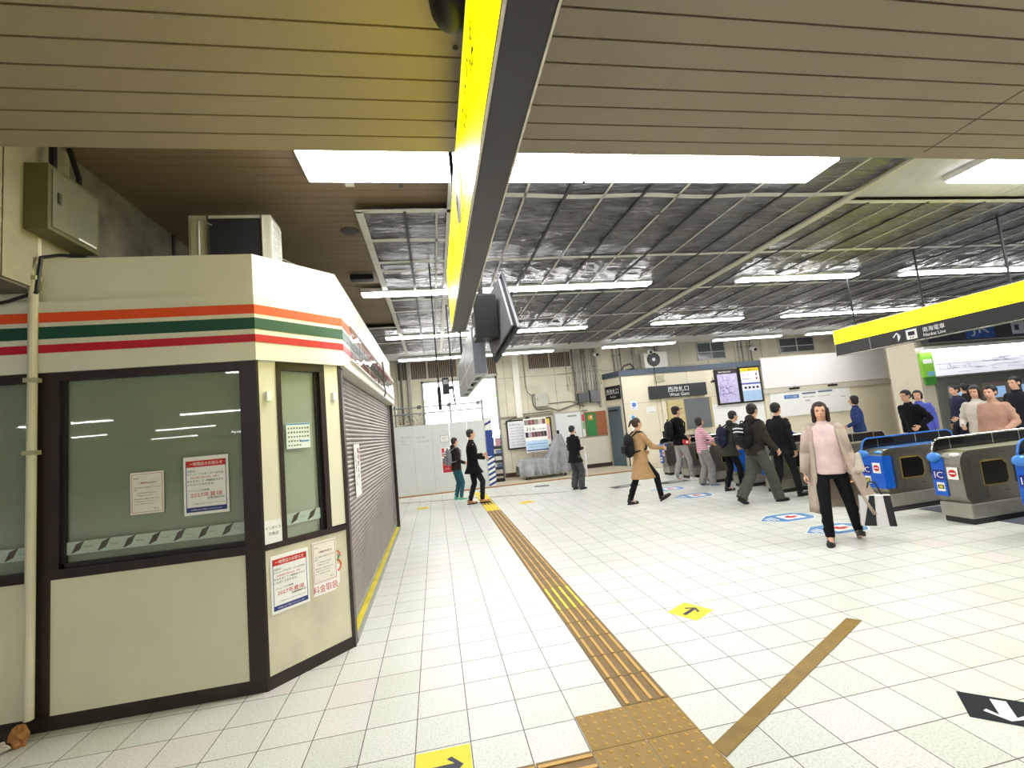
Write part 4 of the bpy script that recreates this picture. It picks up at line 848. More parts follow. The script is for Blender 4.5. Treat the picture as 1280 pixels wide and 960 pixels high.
# ================================================================== HANGING SIGNS
YEM = mat((1.0, .93, .0), .4, em=1.9); ALU = mat('B8B4A8', .25, 1)
def hang_sign(label, X, Y0, Y1, z0, z1, split, thick, rods, ym=YEM):
    t = empty('hanging_sign', label, 'sign', (X, Y0, z0)); Lg = Y1-Y0; Hh = z1-z0
    MB().box((.006, 0, 0), (thick, Lg, Hh), bev=.006).build('sign_body', mat('1F1E1D', .35), t)
    MB().box((0, .008, (split-z0) if split else .012), (.008, Lg-.008, Hh-.008)).build('yellow_panel', ym, t)
    MB().box((-.004, 0, Hh-.01), (thick+.004, Lg, Hh+.006)).box((-.004, 0, -.003), (.005, Lg, .010)).box((thick-.004, 0, -.003), (thick+.003, Lg, .010)).box((-.003, Lg-.008, 0), (.012, Lg+.002, Hh)).build('metal_edge', ALU, t)
    for y_, zt in rods:
        MB().cone((thick/2, y_-Y0, Hh), (thick/2, y_-Y0, zt-z0), .016, .016, 10).cone((thick/2, y_-Y0, zt-z0-.02), (thick/2, y_-Y0, zt-z0), .03, .06, 14).build('hanging_rod', BLACK, t)
    return t
S1 = hang_sign('long black hanging sign with glowing yellow side, seen from below over the viewer', .217, .30, 4.02, 2.6, 3.15, None, .123, [(1.2, ZS), (2.2, ZS), (3.3, 4.2)])
B = Board('sign_text', None, None, (.217, 4.0, 2.6), (0, -1, 0), parent=S1)
def side_text(S, O_, items, m):
    Bq = Board.__new__(Board); Bq.root = S; o = Board.text(Bq, 'lettering', items, m, 0, .001)
    Bm = basis((0, -1, 0)); M = Matrix.Translation(O_) @ Bm.to_4x4()
    for v in o.data.vertices: v.co = M @ v.co
    return o
side_text(S1, V((-.003, 3.72, 0)), [('出口', .10, .28, .16, .36), ('Exit', .55, .28, .10, .24), ('←', .9, .22, .2, .25), ('地下鉄・バスのりば', 1.6, .28, .16, 1.1), ('Subway / Bus', 1.6, .12, .09, .7)], mat('2E2C00', .5))
MB().prism([(-.003, 1.95+.16*math.cos(a), .30+.12*math.sin(a)) for a in [2*PI*i/24 for i in range(24)]], (-.002, 0, 0)).build('arrow_disc', WHITE, S1)
side_text(S1, V((-.006, 2.18, 0)), [('↑', .06, .22, .17, .12)], BLACK)
S2 = hang_sign('long yellow and black hanging sign reading Nankai Line over the ticket gates', 8.3, 2.4, 8.06, 2.55, 3.09, 2.81, .13, [(3.6, 4.2), (5.1, 4.2), (6.3, 4.2), (7.6, 4.2)], mat((1.0, .93, .0), .4, em=5))
def s2(items, m): return side_text(S2, V((-.0, 5.66, 0)), items, m)
s2([('南海電車', 0.0+(6.40-6.40), 0, .1, .1)], WHITE) if False else None
O2 = V((.0045, 4.00, 0))   # local y 4.0 -> world Y 6.40 ; text runs towards the viewer
side_text(S2, V((.0045, 8.06-2.4, 0)), [('↑', 1.20, .045, .17, .15), ('南海電車', 1.72, .12, .085, .34), ('Nankai Line', 1.72, .045, .055, .34)], WHITE)
side_text(S2, V((-.002, 8.06-2.4, 0)), [('↙', .08, .30, .15, .12), ('出口', .26, .39, .07, .22), ('Exit', .26, .31, .05, .3)], mat('8A7A00', .5))
MB().box((.0, 8.06-2.4-1.62, .045), (.006, 8.06-2.4-1.44, .215), bev=.002).build('train_pictogram', WHITE, S2)
MB().box((-.003, 8.06-2.4-1.585, .11), (.0, 8.06-2.4-1.475, .18)).box((-.003, 8.06-2.4-1.56, .065), (.0, 8.06-2.4-1.54, .085)).box((-.003, 8.06-2.4-1.52, .065), (.0, 8.06-2.4-1.50, .085)).build('pictogram_window', INK, S2)
MB().box((.0, 8.06-2.4-.76, .02), (.006, 8.06-2.4-.75, .25)).build('divider', GREYM, S2)

# tv screens and display box -------------------------------------------------
t = empty('ceiling_television', 'flat television on a black bracket behind the end of the black sign', 'television', (.72, 4.54, 2.83))
uT = V((-.30, .82, -.42)).normalized(); BT = basis(uT, (.08, 0, 1))
TVo = MB().box((-.30, -.36, 0), (.28, .36, .035), bev=.008).mesh('screen_panel', mat('24252A', .35))
def addm(me, parent, name):
    o = bpy.data.objects.new(name, me); C.objects.link(o); o.parent = parent; return o
def xform(o, M):
    o.data.transform(M); return o
MT = BT.to_4x4(); 
xform(addm(TVo, t, 'screen_panel'), MT)
xform(addm(MB().box((-.26, -.31, -.03), (.24, .32, 0), bev=.015).mesh('rear_cover', mat('77797C', .4, .3)), t, 'rear_cover'), MT)
xform(addm(MB().box((-.28, -.34, .035), (.26, .34, .037)).mesh('display_glass', mat('101216', .1)), t, 'display_glass'), MT)
MB().box((-.25, -.15, -.22), (-.02, .10, .22), bev=.01).box((-.20, -.04, .1), (-.10, .04, .24)).build('mount_box', BLACK, t)
MB().tube([(-.15, 0, .2), (-.15, 0, 1.32)], .03).cone((-.15, 0, 1.30), (-.15, 0, 1.33), .08).build('hanging_pole', BLACK, t)
MB().box((-.262, -.12, .05), (-.25, .06, .12)).build('connector_plate', mat('DADADA', .3), t); MB().box((-.262, -.10, -.17), (-.25, .05, -.10)).build('connector_plate', mat('DADADA', .3), t)
t = empty('display_case', 'long stainless display case with vent slots hanging beyond the television', 'display case', (.46, 4.78, 2.30))
MB().box((0, 0, 0), (.14, 2.9, .52), bev=.006).build('case', mat('B4B8BC', .38, .85, noise=.05), t)
MB().box((.006, -.006, .01), (.134, 0, .51)).build('end_panel', mat('6E737B', .45), t)
b = MB()
for y_ in (.25, .75, 1.5, 2.2): b.box((.04, y_, -.003), (.10, y_+.28, 0))
b.build('vent_slots', BLACK, t); MB().box((-.006, .0, .16), (0, 2.9, .18)).box((-.004, 1.1, 0), (0, 1.13, .52)).build('seam_trim', WHITE, t)
for y_ in (.3, 2.6): MB().tube([(.07, y_, .52), (.07, y_, 1.87)], .018).cone((.07, y_, 1.86), (.07, y_, 1.89), .05).build('hanging_pole', BLACK, t)
MB().cone((.05, .9, -.03), (.05, .9, 0), .02).build('sensor', INK, t)
t = empty('train_clock', 'small black clock box hanging by a rod left of the display case', 'clock', (.30, 8.3, 2.44)); MB().box((-.10, 0, 0), (.02, .12, .30), bev=.01).build('casing', BLACK, t); MB().box((.02, .03, .08), (.10, .08, .14)).build('bracket', BLACK, t); MB().tube([(.11, .06, -.2), (.09, .06, 0), (.08, .06, 1.73)], .014).build('hanging_rod', BLACK, t)
MB().box((-.08, -.004, .18), (.0, 0, .26)).build('face', mat('8C8C88', .4), t)
t = empty('hanging_sensor', 'thin black rod with a long dark sensor hanging left of the clock box', 'sensor', (.10, 6.4, 2.05)); MB().tube([(0, 0, .3), (0, 0, 2.12)], .011).cone((0, 0, 2.09), (0, 0, 2.12), .05).build('hanging_rod', BLACK, t); MB().cone((0, 0, 0), (0, 0, .32), .022, .026).build('sensor_body', RUBBER, t); MB().box((-.1, -.01, 1.6), (.02, .01, 1.62)).build('rod_clip', BLACK, t)

# ================================================================== TICKET GATES
STL = mat('9A968C', .3, .9, noise=.06, scale=14); STD = mat('6C6A64', .4, .6, noise=.1)
def make_gate(label, wrap=False, window=True):
    t = empty('ticket_gate', label, 'ticket gate', (0, 0, 0), group='ticket gates in the row'); Wd = .17; Lg = 1.75
    prof = [(.07, .24), (.0, .34), (-.01, .74), (.01, .82), (.06, .875), (.12, .89), (Lg-.12, .89), (Lg-.05, .87), (Lg, .80), (Lg, .34), (Lg-.07, .24)]
    MB().prism([(x, -Wd, z) for x, z in prof], (0, 2*Wd, 0)).build('gate_body', STL, t)
    for sgn in (-1, 1):      # darker plate near the front paints the shade of the concave side
        y0 = sgn*Wd
        MB().box((.14, min(y0, y0+sgn*.004), .30), (.34, max(y0, y0+sgn*.004), .80), bev=.001).build('recess_shade', STD, t)
        if window:
            for x0, x1 in ((.30, .68), (.80, 1.0)):
                z0, z1 = .46, .74
                pts = [(x0, z0), (x1-.04, z0), (x1, z0+.05), (x1, z1-.06), (x1-.06, z1), (x0, z1)]
                big = [(x0-.012, z0-.012), (x1-.03, z0-.012), (x1+.012, z0+.04), (x1+.012, z1-.05), (x1-.05, z1+.012), (x0-.012, z1+.012)]
                MB().prism([(x, y0, z) for x, z in big], (0, sgn*.006, 0)).build('window_rim', mat('B99A4A', .4) if x0 < .5 else STD, t)
                MB().prism([(x, y0+sgn*.006, z) for x, z in pts], (0, sgn*.003, 0)).build('flap_window', mat('0A0A0C', .12), t)
        for x, z in ((.62, .83), (.60, .36), (1.3, .83)): MB().box((x, min(y0, y0+sgn*.004), z), (x+.07, max(y0, y0+sgn*.004), z+.014)).build('keyhole_plate', STD, t)
    MB().box((.03, -Wd-.01, .07), (Lg-.03, Wd+.01, .25), bev=.02).build('bumper', mat('A8A498', .4, .5, noise=.1), t)
    MB().box((.06, -Wd+.01, 0), (Lg-.06, Wd-.01, .07)).build('plinth', mat('2A2A2A', .6), t)
    # front: blue reader strip on the left (+y), sticker on the right
    if wrap: MB().box((-.016, -Wd-.004, .33), (.20, Wd+.004, .80), bev=.01).build('blue_cover', BLUE, t)
    else: MB().box((-.018, .015, .33), (.0, Wd, .80), bev=.006).build('blue_panel', BLUE, t)
    MB().ball((-.01, .115, .815), (.075, .075, .065), 16).build('reader_dome', mat('3E84D8', .15), t, smooth=True)
    MB().ball((.05, -.09, .845), (.06, .065, .03), 12).build('ticket_slot', mat('5E9ADE' if wrap else 'D8D8D4', .15), t, smooth=True)
    Bq = Board('b', None, None, (-.019, Wd, .33), (0, -1, 0), parent=t)
    def loc(o):
        M = Matrix.Translation((-.019, Wd, .33)) @ basis((0, -1, 0)).to_4x4(); o.data.transform(M); return o
    loc(Bq.rect('ic_sticker', (.015, .20), (.145, .33), mat('12208A', .3))); loc(Bq.text('ic_lettering', [('IC', .03, .225, .08, .10)], WHITE))
    loc(Bq.rect('card_sticker', (.04, .06), (.13, .17), PAPER)); loc(Bq.rect('card_mark', (.05, .09), (.12, .14), mat('3A3A1A', .4), .002)); loc(Bq.rect('card_mark', (.065, .10), (.105, .13), mat('E0D030', .4), .004))
    if not wrap or True:
        loc(Bq.rect('entry_sticker', (.185, .22), (.305, .37), PAPER, .001)); 
        loc(MB().cone((.245, .295, .003), (.245, .295, .005), .045, .045, 24).build('no_entry_disc', RED, t)); loc(Bq.rect('no_entry_bar', (.212, .288), (.278, .302), PAPER, .006))
    # top: dark glass guard with chrome rail on the far edge
    ye = Wd-.03
    MB().prism([(.02, ye, .84), (.05, ye, .98), (.14, ye, 1.035), (Lg-.14, ye, 1.035), (Lg-.05, ye, .98), (Lg-.02, ye, .84)], (0, .012, 0)).build('smoked_guard', mat('141416', .1), t)
    MB().tube([(.0, ye+.006, .80), (.015, ye+.006, .90), (.05, ye+.006, .99), (.09, ye+.006, 1.025), (.14, ye+.006, 1.04), (Lg-.14, ye+.006, 1.04), (Lg-.09, ye+.006, 1.025), (Lg-.05, ye+.006, .99), (Lg-.0, ye+.006, .84)], .0125).build('guard_rail', mat('3C78D0', .2) if wrap else CHROME, t)
    for x in (.30, 1.0, Lg-.3): MB().box((x, ye-.004, .86), (x+.016, ye+.02, 1.035)).build('guard_post', CHROME, t)
    MB().box((.15, -Wd+.01, .888), (Lg-.15, Wd-.06, .900), bev=.004).build('top_plate', mat('8C8C78', .3) if not wrap else mat('3E6CB0', .3), t)
    return t
gp = make_gate('x'); gw = make_gate('x', True)
gates = [(3.97, gw, 'ticket gate with blue front cut by the right edge of the picture'), (4.86, gp, 'steel ticket gate with IC sticker and red no entry mark, nearest whole one'),
         (5.86, gw, 'ticket gate with blue front, right beside the woman in the pink sweater'), (6.95, gp, 'steel ticket gate hidden mostly by the woman in the pink sweater'),
         (8.05, gp, 'ticket gate with narrow blue strip between the two people with backpacks'), (9.05, gw, 'ticket gate with blue front beside the stooping navy backpack'),
         (10.1, gp, 'ticket gate behind the legs of the person in the striped pink jacket'), (11.2, gp, 'ticket gate left of the white sneakers near the office'), (12.2, gp, 'farthest ticket gate near the office, behind the tan coat')]
fu = set()
for y_, pr, lab in gates:
    if id(pr) in fu: g = copy_tree(pr)
    else: g = pr; fu.add(id(pr))
    g.location = (6.33, y_, 0); g['label'] = lab
for i in range(8):
    ys = (gates[i][0]+gates[i+1][0])/2
    t = box('gate_mat', (6.75, ys-.30, 0), (7.9, ys+.30, .004), mat('4A525E', .6, noise=.1)); tag(t, 'dark blue grey floor strip between two ticket gates, gap %s from the right' % ['first', 'second', 'third', 'fourth', 'fifth', 'sixth', 'seventh', 'eighth'][i], 'floor mat', 'floor strips between the gates')

# ================================================================== PEOPLE
def remesh(bm_owner, name, m, voxel, smooth=3, dec=.5, parent=None, after=None):
    me = bpy.data.meshes.new(name); bm_owner.b.to_mesh(me); bm_owner.b.free()
    o = bpy.data.objects.new(name, me); C.objects.link(o)
    r = o.modifiers.new('r', 'REMESH'); r.mode = 'VOXEL'; r.voxel_size = voxel
    if smooth: s_ = o.modifiers.new('s', 'SMOOTH'); s_.iterations = smooth; s_.factor = .5
    if dec < 1: d = o.modifiers.new('d', 'DECIMATE'); d.ratio = dec
    dg = bpy.context.evaluated_depsgraph_get(); dg.update()
    m2 = bpy.data.meshes.new_from_object(o.evaluated_get(dg)); bpy.data.objects.remove(o); bpy.data.meshes.remove(me)
    m2.materials.clear(); m2.materials.append(m); m2.name = name
    for p in m2.polygons: p.use_smooth = True
    if after: after(m2)
    o = bpy.data.objects.new(name, m2); C.objects.link(o)
    if parent: o.parent = parent
    return o
def ik(a, b_, l1, l2, pole):
    d = b_-a; L_ = min(d.length, (l1+l2)*.999); dn = d.normalized()
    x = (l1*l1-l2*l2+L_*L_)/(2*L_); h_ = math.sqrt(max(0, l1*l1-x*x))
    p = (pole-pole.dot(dn)*dn); p = p.normalized() if p.length > 1e-5 else V((0, 1, 0))
    return a+dn*x+p*h_, a+dn*L_
CL = {}
def cloth(c, r=.85, n=.12, s_=9): return mat(c, r, noise=n, scale=s_, bump=.25, spec=.2)
SKIN = mat('D9A98C', .5, noise=.04)
def person(label, pos, face, h, footL, footR, handL, handR, top, legs, shoe, hair='1C1512', hairlen='short', lean=0., coat=None, wide=False, voxel=.0075, cap=None, stripes=None, hood=False, headturn=0, backpack=None, grp=None, pitchL=0, pitchR=0, open_coat=None, sweater=None):
    """local frame: facing +y, x to the person's right, z up; sizes for a 1.70 m figure scaled to h"""
    s = h/1.70
    t = empty('person', label, 'person', (pos[0], pos[1], 0), Euler((0, 0, math.atan2(-face[0], face[1]))).to_matrix(), grp)
    t.scale = (s, s, s)
    fL, fR = V(footL), V(footR)
    drop = 0
    hipz = .90; pel = V(((fL.x+fR.x)/2*.5, (fL.y+fR.y)/2*.6, hipz))
    for f in (fL, fR):
        while (V((pel.x+(.09 if f is fR else -.09), pel.y, pel.z))-f).length > .845: pel.z -= .004
    up = V((0, math.sin(lean), math.cos(lean)))
    hip = {-1: pel+V((-.09, 0, 0)), 1: pel+V((.09, 0, 0))}
    waist = pel+up*.17; chest = pel+up*.38; sh = pel+up*.52; neck = pel+up*.56; 
    nd = V((0, math.sin(lean*.5), math.cos(lean*.5))); head = neck+nd*.165+V((0, .015, 0))
    dz = 0
    J = {}
    for sg, f in ((-1, fL), (1, fR)):
        k_, a = ik(hip[sg], f, .425, .42, V((sg*.06, 1, 0))); J[sg] = (k_, a)
    A = {}
    for sg, hnd in ((-1, handL), (1, handR)):
        S_ = sh+V((sg*.175, 0, -.03))
        if hnd is None: hnd = (sg*.23, pel.y+.03, .86)
        e, w_ = ik(S_, V(hnd), .29, .25, V((sg*.35, -.9, -.35))); A[sg] = (S_, e, w_)
    # ---- body: one continuous surface
    b = MB()
    b.ell([(pel.x, pel.y, pel.z-.10, .13, .09), (pel.x, pel.y, pel.z, .15, .10), (waist.x, waist.y, waist.z, .125, .085), (chest.x, chest.y, chest.z, .155, .10), (sh.x, sh.y, sh.z-.02, .15, .075), (neck.x, neck.y, neck.z, .055, .05)])
    b.cap(neck-up*.03, head-nd*.05, .052, .05)
    for sg in (-1, 1):
        k_, a = J[sg]; b.cap(hip[sg], k_, .078, .052); b.cap(k_, a, .05, .036); f = fL if sg < 0 else fR
        b.cap(a, a+V((0, .10, -.045)), .034, .028)
        S_, e, w_ = A[sg]; b.cap(S_, e, .046, .037); b.cap(e, w_, .037, .025)
    # head: skull, jaw, nose, brow, ears, mouth, eye sockets
    Hm = Euler((-lean*.4, 0, headturn)).to_matrix()
    def hp(x, y, z): return head+Hm @ V((x, y, z))
    b.ball(hp(0, -.012, .03), (.075, .09, .088), 20, Hm); b.ball(hp(0, .022, -.035), (.056, .062, .072), 16, Hm); b.ball(hp(0, .052, -.078), (.026, .024, .022), 12, Hm)
    b.cone(hp(0, .082, .015), hp(0, .104, -.022), .008, .015, 10); b.ball(hp(0, .098, -.024), .014, 10)
    for sg in (-1, 1): b.ball(hp(sg*.076, -.005, -.005), (.012, .02, .032), 10, Hm); b.ball(hp(sg*.03, .075, .028), (.022, .012, .008), 10, Hm)
    b.ball(hp(0, .082, -.052), (.024, .009, .006), 10, Hm); b.ball(hp(0, .080, -.064), (.02, .009, .006), 10, Hm)
    # hands: palm, four fingers, thumb
    for sg in (-1, 1):
        S_, e, w_ = A[sg]; d = (w_-e).normalized()
        inw = V((-sg, 0, 0)); n_ = (inw-inw.dot(d)*d).normalized(); ac = d.cross(n_).normalized()    # n_ palm normal, ac across
        if ac.y < 0: ac = -ac
        for q in (-.026, -.009, .009, .026): b.cap(w_+d*.005, w_+d*.085+ac*q*1.15, .014, .0125, 8)
        for q, L_ in ((-.030, .060), (-.010, .072), (.010, .076), (.030, .068)):
            p0 = w_+d*.085+ac*q*1.12; p1 = p0+(d*.8+n_*.45).normalized()*L_*.45; p2 = p1+(d*.35+n_*.9).normalized()*L_*.35; p3 = p2+(n_*.9-d*.35).normalized()*L_*.25
            b.cap(p0, p1, .0095, .009, 8).cap(p1, p2, .009, .0085, 8).cap(p2, p3, .0085, .0078, 8)
        p0 = w_+d*.03+ac*.03; p1 = p0+(d*.5+ac*.6+n_*.35).normalized()*.04; p2 = p1+(d*.8+n_*.5).normalized()*.032
        b.cap(p0, p1, .013, .0105, 8).cap(p1, p2, .0105, .009, 8)
    remesh(b, 'body', SKIN, voxel, 2, .45, t)
    # eyes and lips
    for sg in (-1, 1): MB().ball(hp(sg*.030, .073, .012), (.013, .008, .006), 10, Hm).build('eye', mat('1A1210', .3), t)
    MB().ball(hp(0, .087, -.058), (.02, .006, .004), 10, Hm).build('mouth', mat('A8605A', .5), t)
    # ---- trousers
    b = MB(); b.ell([(pel.x, pel.y, pel.z-.12, .12, .09), (pel.x, pel.y, pel.z-.02, .165, .115), (pel.x, pel.y, pel.z+.06, .155, .11), (waist.x, waist.y, waist.z-.02, .14, .10)])
    r1, r2, r3 = (.105, .092, .088) if wide else (.092, .066, .052)
    for sg in (-1, 1):
        k_, a = J[sg]; kd = (a-k_).normalized(); b.cap(hip[sg]+V((0, 0, -.02)), k_, r1, r2); b.ball(k_, r2); b.cone(k_, a+kd*(.03 if wide else .0), r2, r3, 16)
        for q in (.25, .55, .8): b.ball(k_.lerp(a, q)+V((.01*sg, -.008, 0)), r2+(r3-r2)*q+.004, 10)
    remesh(b, 'trousers', cloth(legs), .012, 2, .5, t)
    # ---- shoes
    for sg, f, pt in ((-1, fL, pitchL), (1, fR, pitchR)):
        a = J[sg][1]; Rf = Euler((pt, 0, -sg*.12)).to_matrix(); b = MB()
        def q(x, y, z): return a+Rf @ V((x, y, z))
        b.ball(q(0, -.02, -.02), (.042, .05, .05), 12, Rf).ball(q(0, .05, -.045), (.042, .08, .032), 14, Rf).ball(q(0, .125, -.052), (.044, .06, .026), 14, Rf).cap(q(0, -.02, 0), q(0, -.01, .035), .038, .04)
        o = remesh(b, 'shoe', mat(shoe, .5, noise=.08), .008, 2, .6, t)
        MB().loft([[tuple(q(.046*math.cos(2*PI*i/18)*(1 if math.sin(2*PI*i/18) > -.2 else .85), .055+.135*math.sin(2*PI*i/18), z)) for i in range(18)] for z in (-.082, -.060)]).build('sole', mat('E4E2DC' if shoe in ('3E6C94', 'E6E6E8', '4DB89A') else '1A1614', .6), o)
    # ---- upper garment
    b = MB(); hem = pel-up*.06
    def torso(k=1., low=None):
        L0 = [(hem.x, hem.y, hem.z, .175*k, .13*k)] if low is None else low
        return L0+[(pel.x, pel.y, pel.z+.04, .172*k, .128*k), (waist.x, waist.y, waist.z, .155*k, .118*k), (chest.x, chest.y, chest.z-.04, .178*k, .128*k), (chest.x, chest.y, chest.z+.06, .18*k, .115*k), (sh.x, sh.y, sh.z, .15*k, .085*k), (neck.x, neck.y, neck.z+.005, .072, .066)]
    low = None
    if coat:   # knee or thigh length
        zc = coat; n_ = 4; low = []
        for i in range(n_, 0, -1):
            q = i/n_; z = pel.z-(pel.z-zc)*q; low.append((pel.x+(fL.x+fR.x)*.2*q, pel.y+(fL.y+fR.y)*.22*q, z, .18+.045*q, .135+.085*q+abs(fL.y-fR.y)*.06*q))
    b.ell(torso(1.04, low), 24)
    for sg in (-1, 1):
        S_, e, w_ = A[sg]; b.cap(S_+V((-sg*.02, 0, -.0)), e, .066, .056); b.cone(e, w_+(w_-e).normalized()*.005, .056, .043, 14); b.ball(e, .057)
        for q in (.3, .7): b.ball(S_.lerp(e, q)+V((.004*sg, -.006, 0)), .064, 10)
    if hood: b.ball(neck+V((0, -.07, .03)), (.10, .06, .07), 14)
    else: b.cone(neck-up*.02, neck+nd*.045, .074, .064, 16)
    gm = cloth(top)
    if stripes: gm = stripe_mat(top, stripes)
    if open_coat:
        remesh(b, 'sweater', cloth(sweater), .012, 3, .5, t)
    else: remesh(b, 'coat' if coat else 'jacket', gm, .012, 3, .5, t)
    J['A'] = A; J['pel'] = pel; J['sh'] = sh; J['neck'] = neck; J['head'] = head; J['up'] = up; J['hp'] = hp; J['Hm'] = Hm; J['chest'] = chest; J['waist'] = waist
    # ---- hair
    hm = mat(hair, .55, noise=.25, scale=40)
    b = MB(); b.ball(hp(0, -.022, .045), (.086, .096, .088), 20, Hm)
    if hairlen == 'long': b.ball(hp(0, -.045, -.04), (.092, .065, .12), 16, Hm); b.ball(hp(0, -.05, -.14), (.085, .05, .10), 14, Hm); b.cap(hp(-.078, .02, .03), hp(-.082, .01, -.12), .022, .02); b.cap(hp(.078, .02, .03), hp(.082, .01, -.12), .022, .02)
    elif hairlen == 'bob': b.ball(hp(0, -.035, -.02), (.094, .075, .095), 16, Hm); b.cap(hp(-.076, .01, .03), hp(-.078, .01, -.06), .024, .02); b.cap(hp(.076, .01, .03), hp(.078, .01, -.06), .024, .02)
    elif hairlen == 'tail': b.ball(hp(0, -.04, .0), (.082, .07, .075), 14, Hm); b.ball(hp(0, -.11, .06), (.03, .035, .035), 12, Hm); b.cap(hp(0, -.13, .06), hp(0, -.19, -.04), .028, .016)
    else: b.ball(hp(0, -.045, -.005), (.08, .062, .065), 14, Hm)
    def cut(m2):   # clear the face
        bm = bmesh.new(); bm.from_mesh(m2)
        for v in bm.verts:
            l = Hm.transposed() @ (v.co-head)
            if l.z < .062 and l.y > .035 and abs(l.x) < .066: v.co = head+Hm @ V((l.x, min(l.y, .045), l.z))
        bm.to_mesh(m2); bm.free()
    remesh(b, 'hair', hm, .009, 2, .6, t, cut)
    if cap:
        o = MB().ball(hp(0, -.018, .075), (.092, .102, .068), 20, Hm).build('cap', mat(cap, .7), t, smooth=True)
        MB().ball(hp(0, .11, .065), (.06, .07, .010), 14, Hm).build('brim', mat(cap, .7), o, smooth=True)
    return t, J
def stripe_mat(c1, c2):
    M = bpy.data.materials.new('striped_cloth'); M.use_nodes = True; nt = M.node_tree; N = nt.nodes; L = nt.links; b = N['Principled BSDF']; b.inputs['Roughness'].default_value = .8
    tc = N.new('ShaderNodeTexCoord'); sp = N.new('ShaderNodeSeparateXYZ'); L.new(tc.outputs['Object'], sp.inputs[0]); mu = N.new('ShaderNodeMath'); mu.operation = 'MULTIPLY'; mu.inputs[1].default_value = 19; L.new(sp.outputs[2], mu.inputs[0])
    fr = N.new('ShaderNodeMath'); fr.operation = 'FRACT'; L.new(mu.outputs[0], fr.inputs[0]); r = N.new('ShaderNodeValToRGB'); r.color_ramp.interpolation = 'CONSTANT'
    e = r.color_ramp.elements; e[0].color = srgb(c1); e[1].color = srgb(c2); e[1].position = .68; L.new(fr.outputs[0], r.inputs['Fac']); L.new(r.outputs['Color'], b.inputs['Base Color']); return M
def backpack(parent, J, col, label, offs=(0, 0), size=(1, 1, 1), straps=True, loops=False):
    """a bag carried on the back: its own thing, standing where the back is"""
    M = parent.matrix_world.copy() if False else Matrix.Translation(parent.location) @ parent.rotation_euler.to_matrix().to_4x4() @ Matrix.Diagonal((*parent.scale, 1))
    c = J['chest']+V((offs[0], -.235+offs[1], -.06)); 
    t = empty('backpack', label, 'backpack'); t.matrix_world = M
    b = MB(); b.ball(c+V((0, 0, -.10)), (.15*size[0], .095*size[1], .15*size[2]), 18).ball(c+V((0, .005, .06)), (.14*size[0], .085*size[1], .15*size[2]), 18).box(c+V((-.13, -.06, -.18)), c+V((.13, .07, .1)), bev=.03)
    remesh(b, 'bag_body', cloth(col, .6), .012, 4, .6, t)
    MB().box(c+V((-.09, -.125, -.17)), c+V((.09, -.085, -.02)), bev=.015).build('front_pocket', cloth(col, .6), t)
    MB().tube([c+V((-.04, 0, .19)), c+V((-.02, 0, .24)), c+V((.02, 0, .24)), c+V((.04, 0, .19))], .01).build('grab_handle', BLACK, t)
    if straps:
        for sg in (-1, 1):
            s_ = J['sh']; MB().tube([c+V((sg*.07, .06, .16)), s_+V((sg*.095, -.06, .05)), s_+V((sg*.10, .05, .035)), s_+V((sg*.115, .125, -.07)), J['waist']+V((sg*.165, .07, .05)), c+V((sg*.10, .05, -.16))], .016).build('shoulder_strap', cloth(col, .6), t)
    if loops:
        for z in (.05, .11): MB().tube([c+V((-.11, -.10, z)), c+V((-.04, -.125, z+.012)), c+V((.04, -.125, z+.012)), c+V((.11, -.10, z))], .012).build('reflective_band', mat('DADCDC', .3), t)
    return t
def handbag(name, label, cat, parent, p, fn):
    t = empty(name, label, cat); t.matrix_world = Matrix.Translation(parent.location) @ parent.rotation_euler.to_matrix().to_4x4() @ Matrix.Diagonal((*parent.scale, 1)) @ Matrix.Translation(V(p)); fn(t); return t

# 1 woman in pink sweater, open beige coat
pw, J = person('woman in a pink sweater, long open beige coat and black trousers, walking towards the viewer', (4.60, 4.90), (-.66, -.75), 1.62, (-.27, -.22, .10), (.05, .16, .085), (-.30, .02, .82), (.22, .03, .80), 'DCC2C0', '121216', '141214', hair='2A1512', hairlen='long', open_coat=True, sweater='DCC2C0', pitchL=.35, voxel=.0065)
CB = cloth('B5A596', .85)
b = MB(); pel = J['pel']; n_ = 30
def coatring(q, off):   # q 0 shoulder .. 1 hem; open in front (+y)
    z = (J['sh'].z-.02)*(1-q)+.34*q; k_ = 1+.0*q; rx = (.19+.09*q)+off; ry = (.13+.10*q)+off; gap = .62+.10*q; out = []
    for i in range(n_+1):
        a = PI/2+gap+(2*PI-2*gap)*i/n_; w_ = .012*math.sin(i*1.3+q*2)*q
        out.append(V((pel.x+(rx+w_)*math.cos(a)-.03*q-(.20*q*q*abs(math.cos(a)) if math.cos(a) < 0 else 0), pel.y-.02-.05*q+(ry+w_)*math.sin(a), z+.02*math.sin(a*3)*q)))
    return out
rows_ = [coatring(q/10, .018) for q in range(11)]; rin = [coatring(q/10, .004) for q in range(11)]
for grd, flip in ((rows_, 0), (rin, 1)):
    vs = [[b.b.verts.new(p) for p in r] for r in grd]
    for A_, B_ in zip(vs, vs[1:]):
        for i in range(n_): b.b.faces.new((A_[i], A_[i+1], B_[i+1], B_[i]))
    if flip == 0: vo = vs
    else:
        for c in (0, n_):
            for r_ in range(10): b.b.faces.new((vo[r_][c], vo[r_+1][c], vs[r_+1][c], vs[r_][c]))
        for r_ in (0, 10):
            for c in range(n_): b.b.faces.new((vo[r_][c], vo[r_][c+1], vs[r_][c+1], vs[r_][c]))
for sg in (-1, 1):
    S_, e, w_ = J['A'][sg]; b.cap(S_+V((-sg*.02, -.005, .0)), e, .079, .066); b.cone(e, w_, .066, .054, 14); b.ball(e, .068)
b.cap(J['sh']+V((-.12, -.03, .0)), J['sh']+V((.12, -.03, .0)), .068, .068)
b.build('coat', CB, pw, smooth=True)
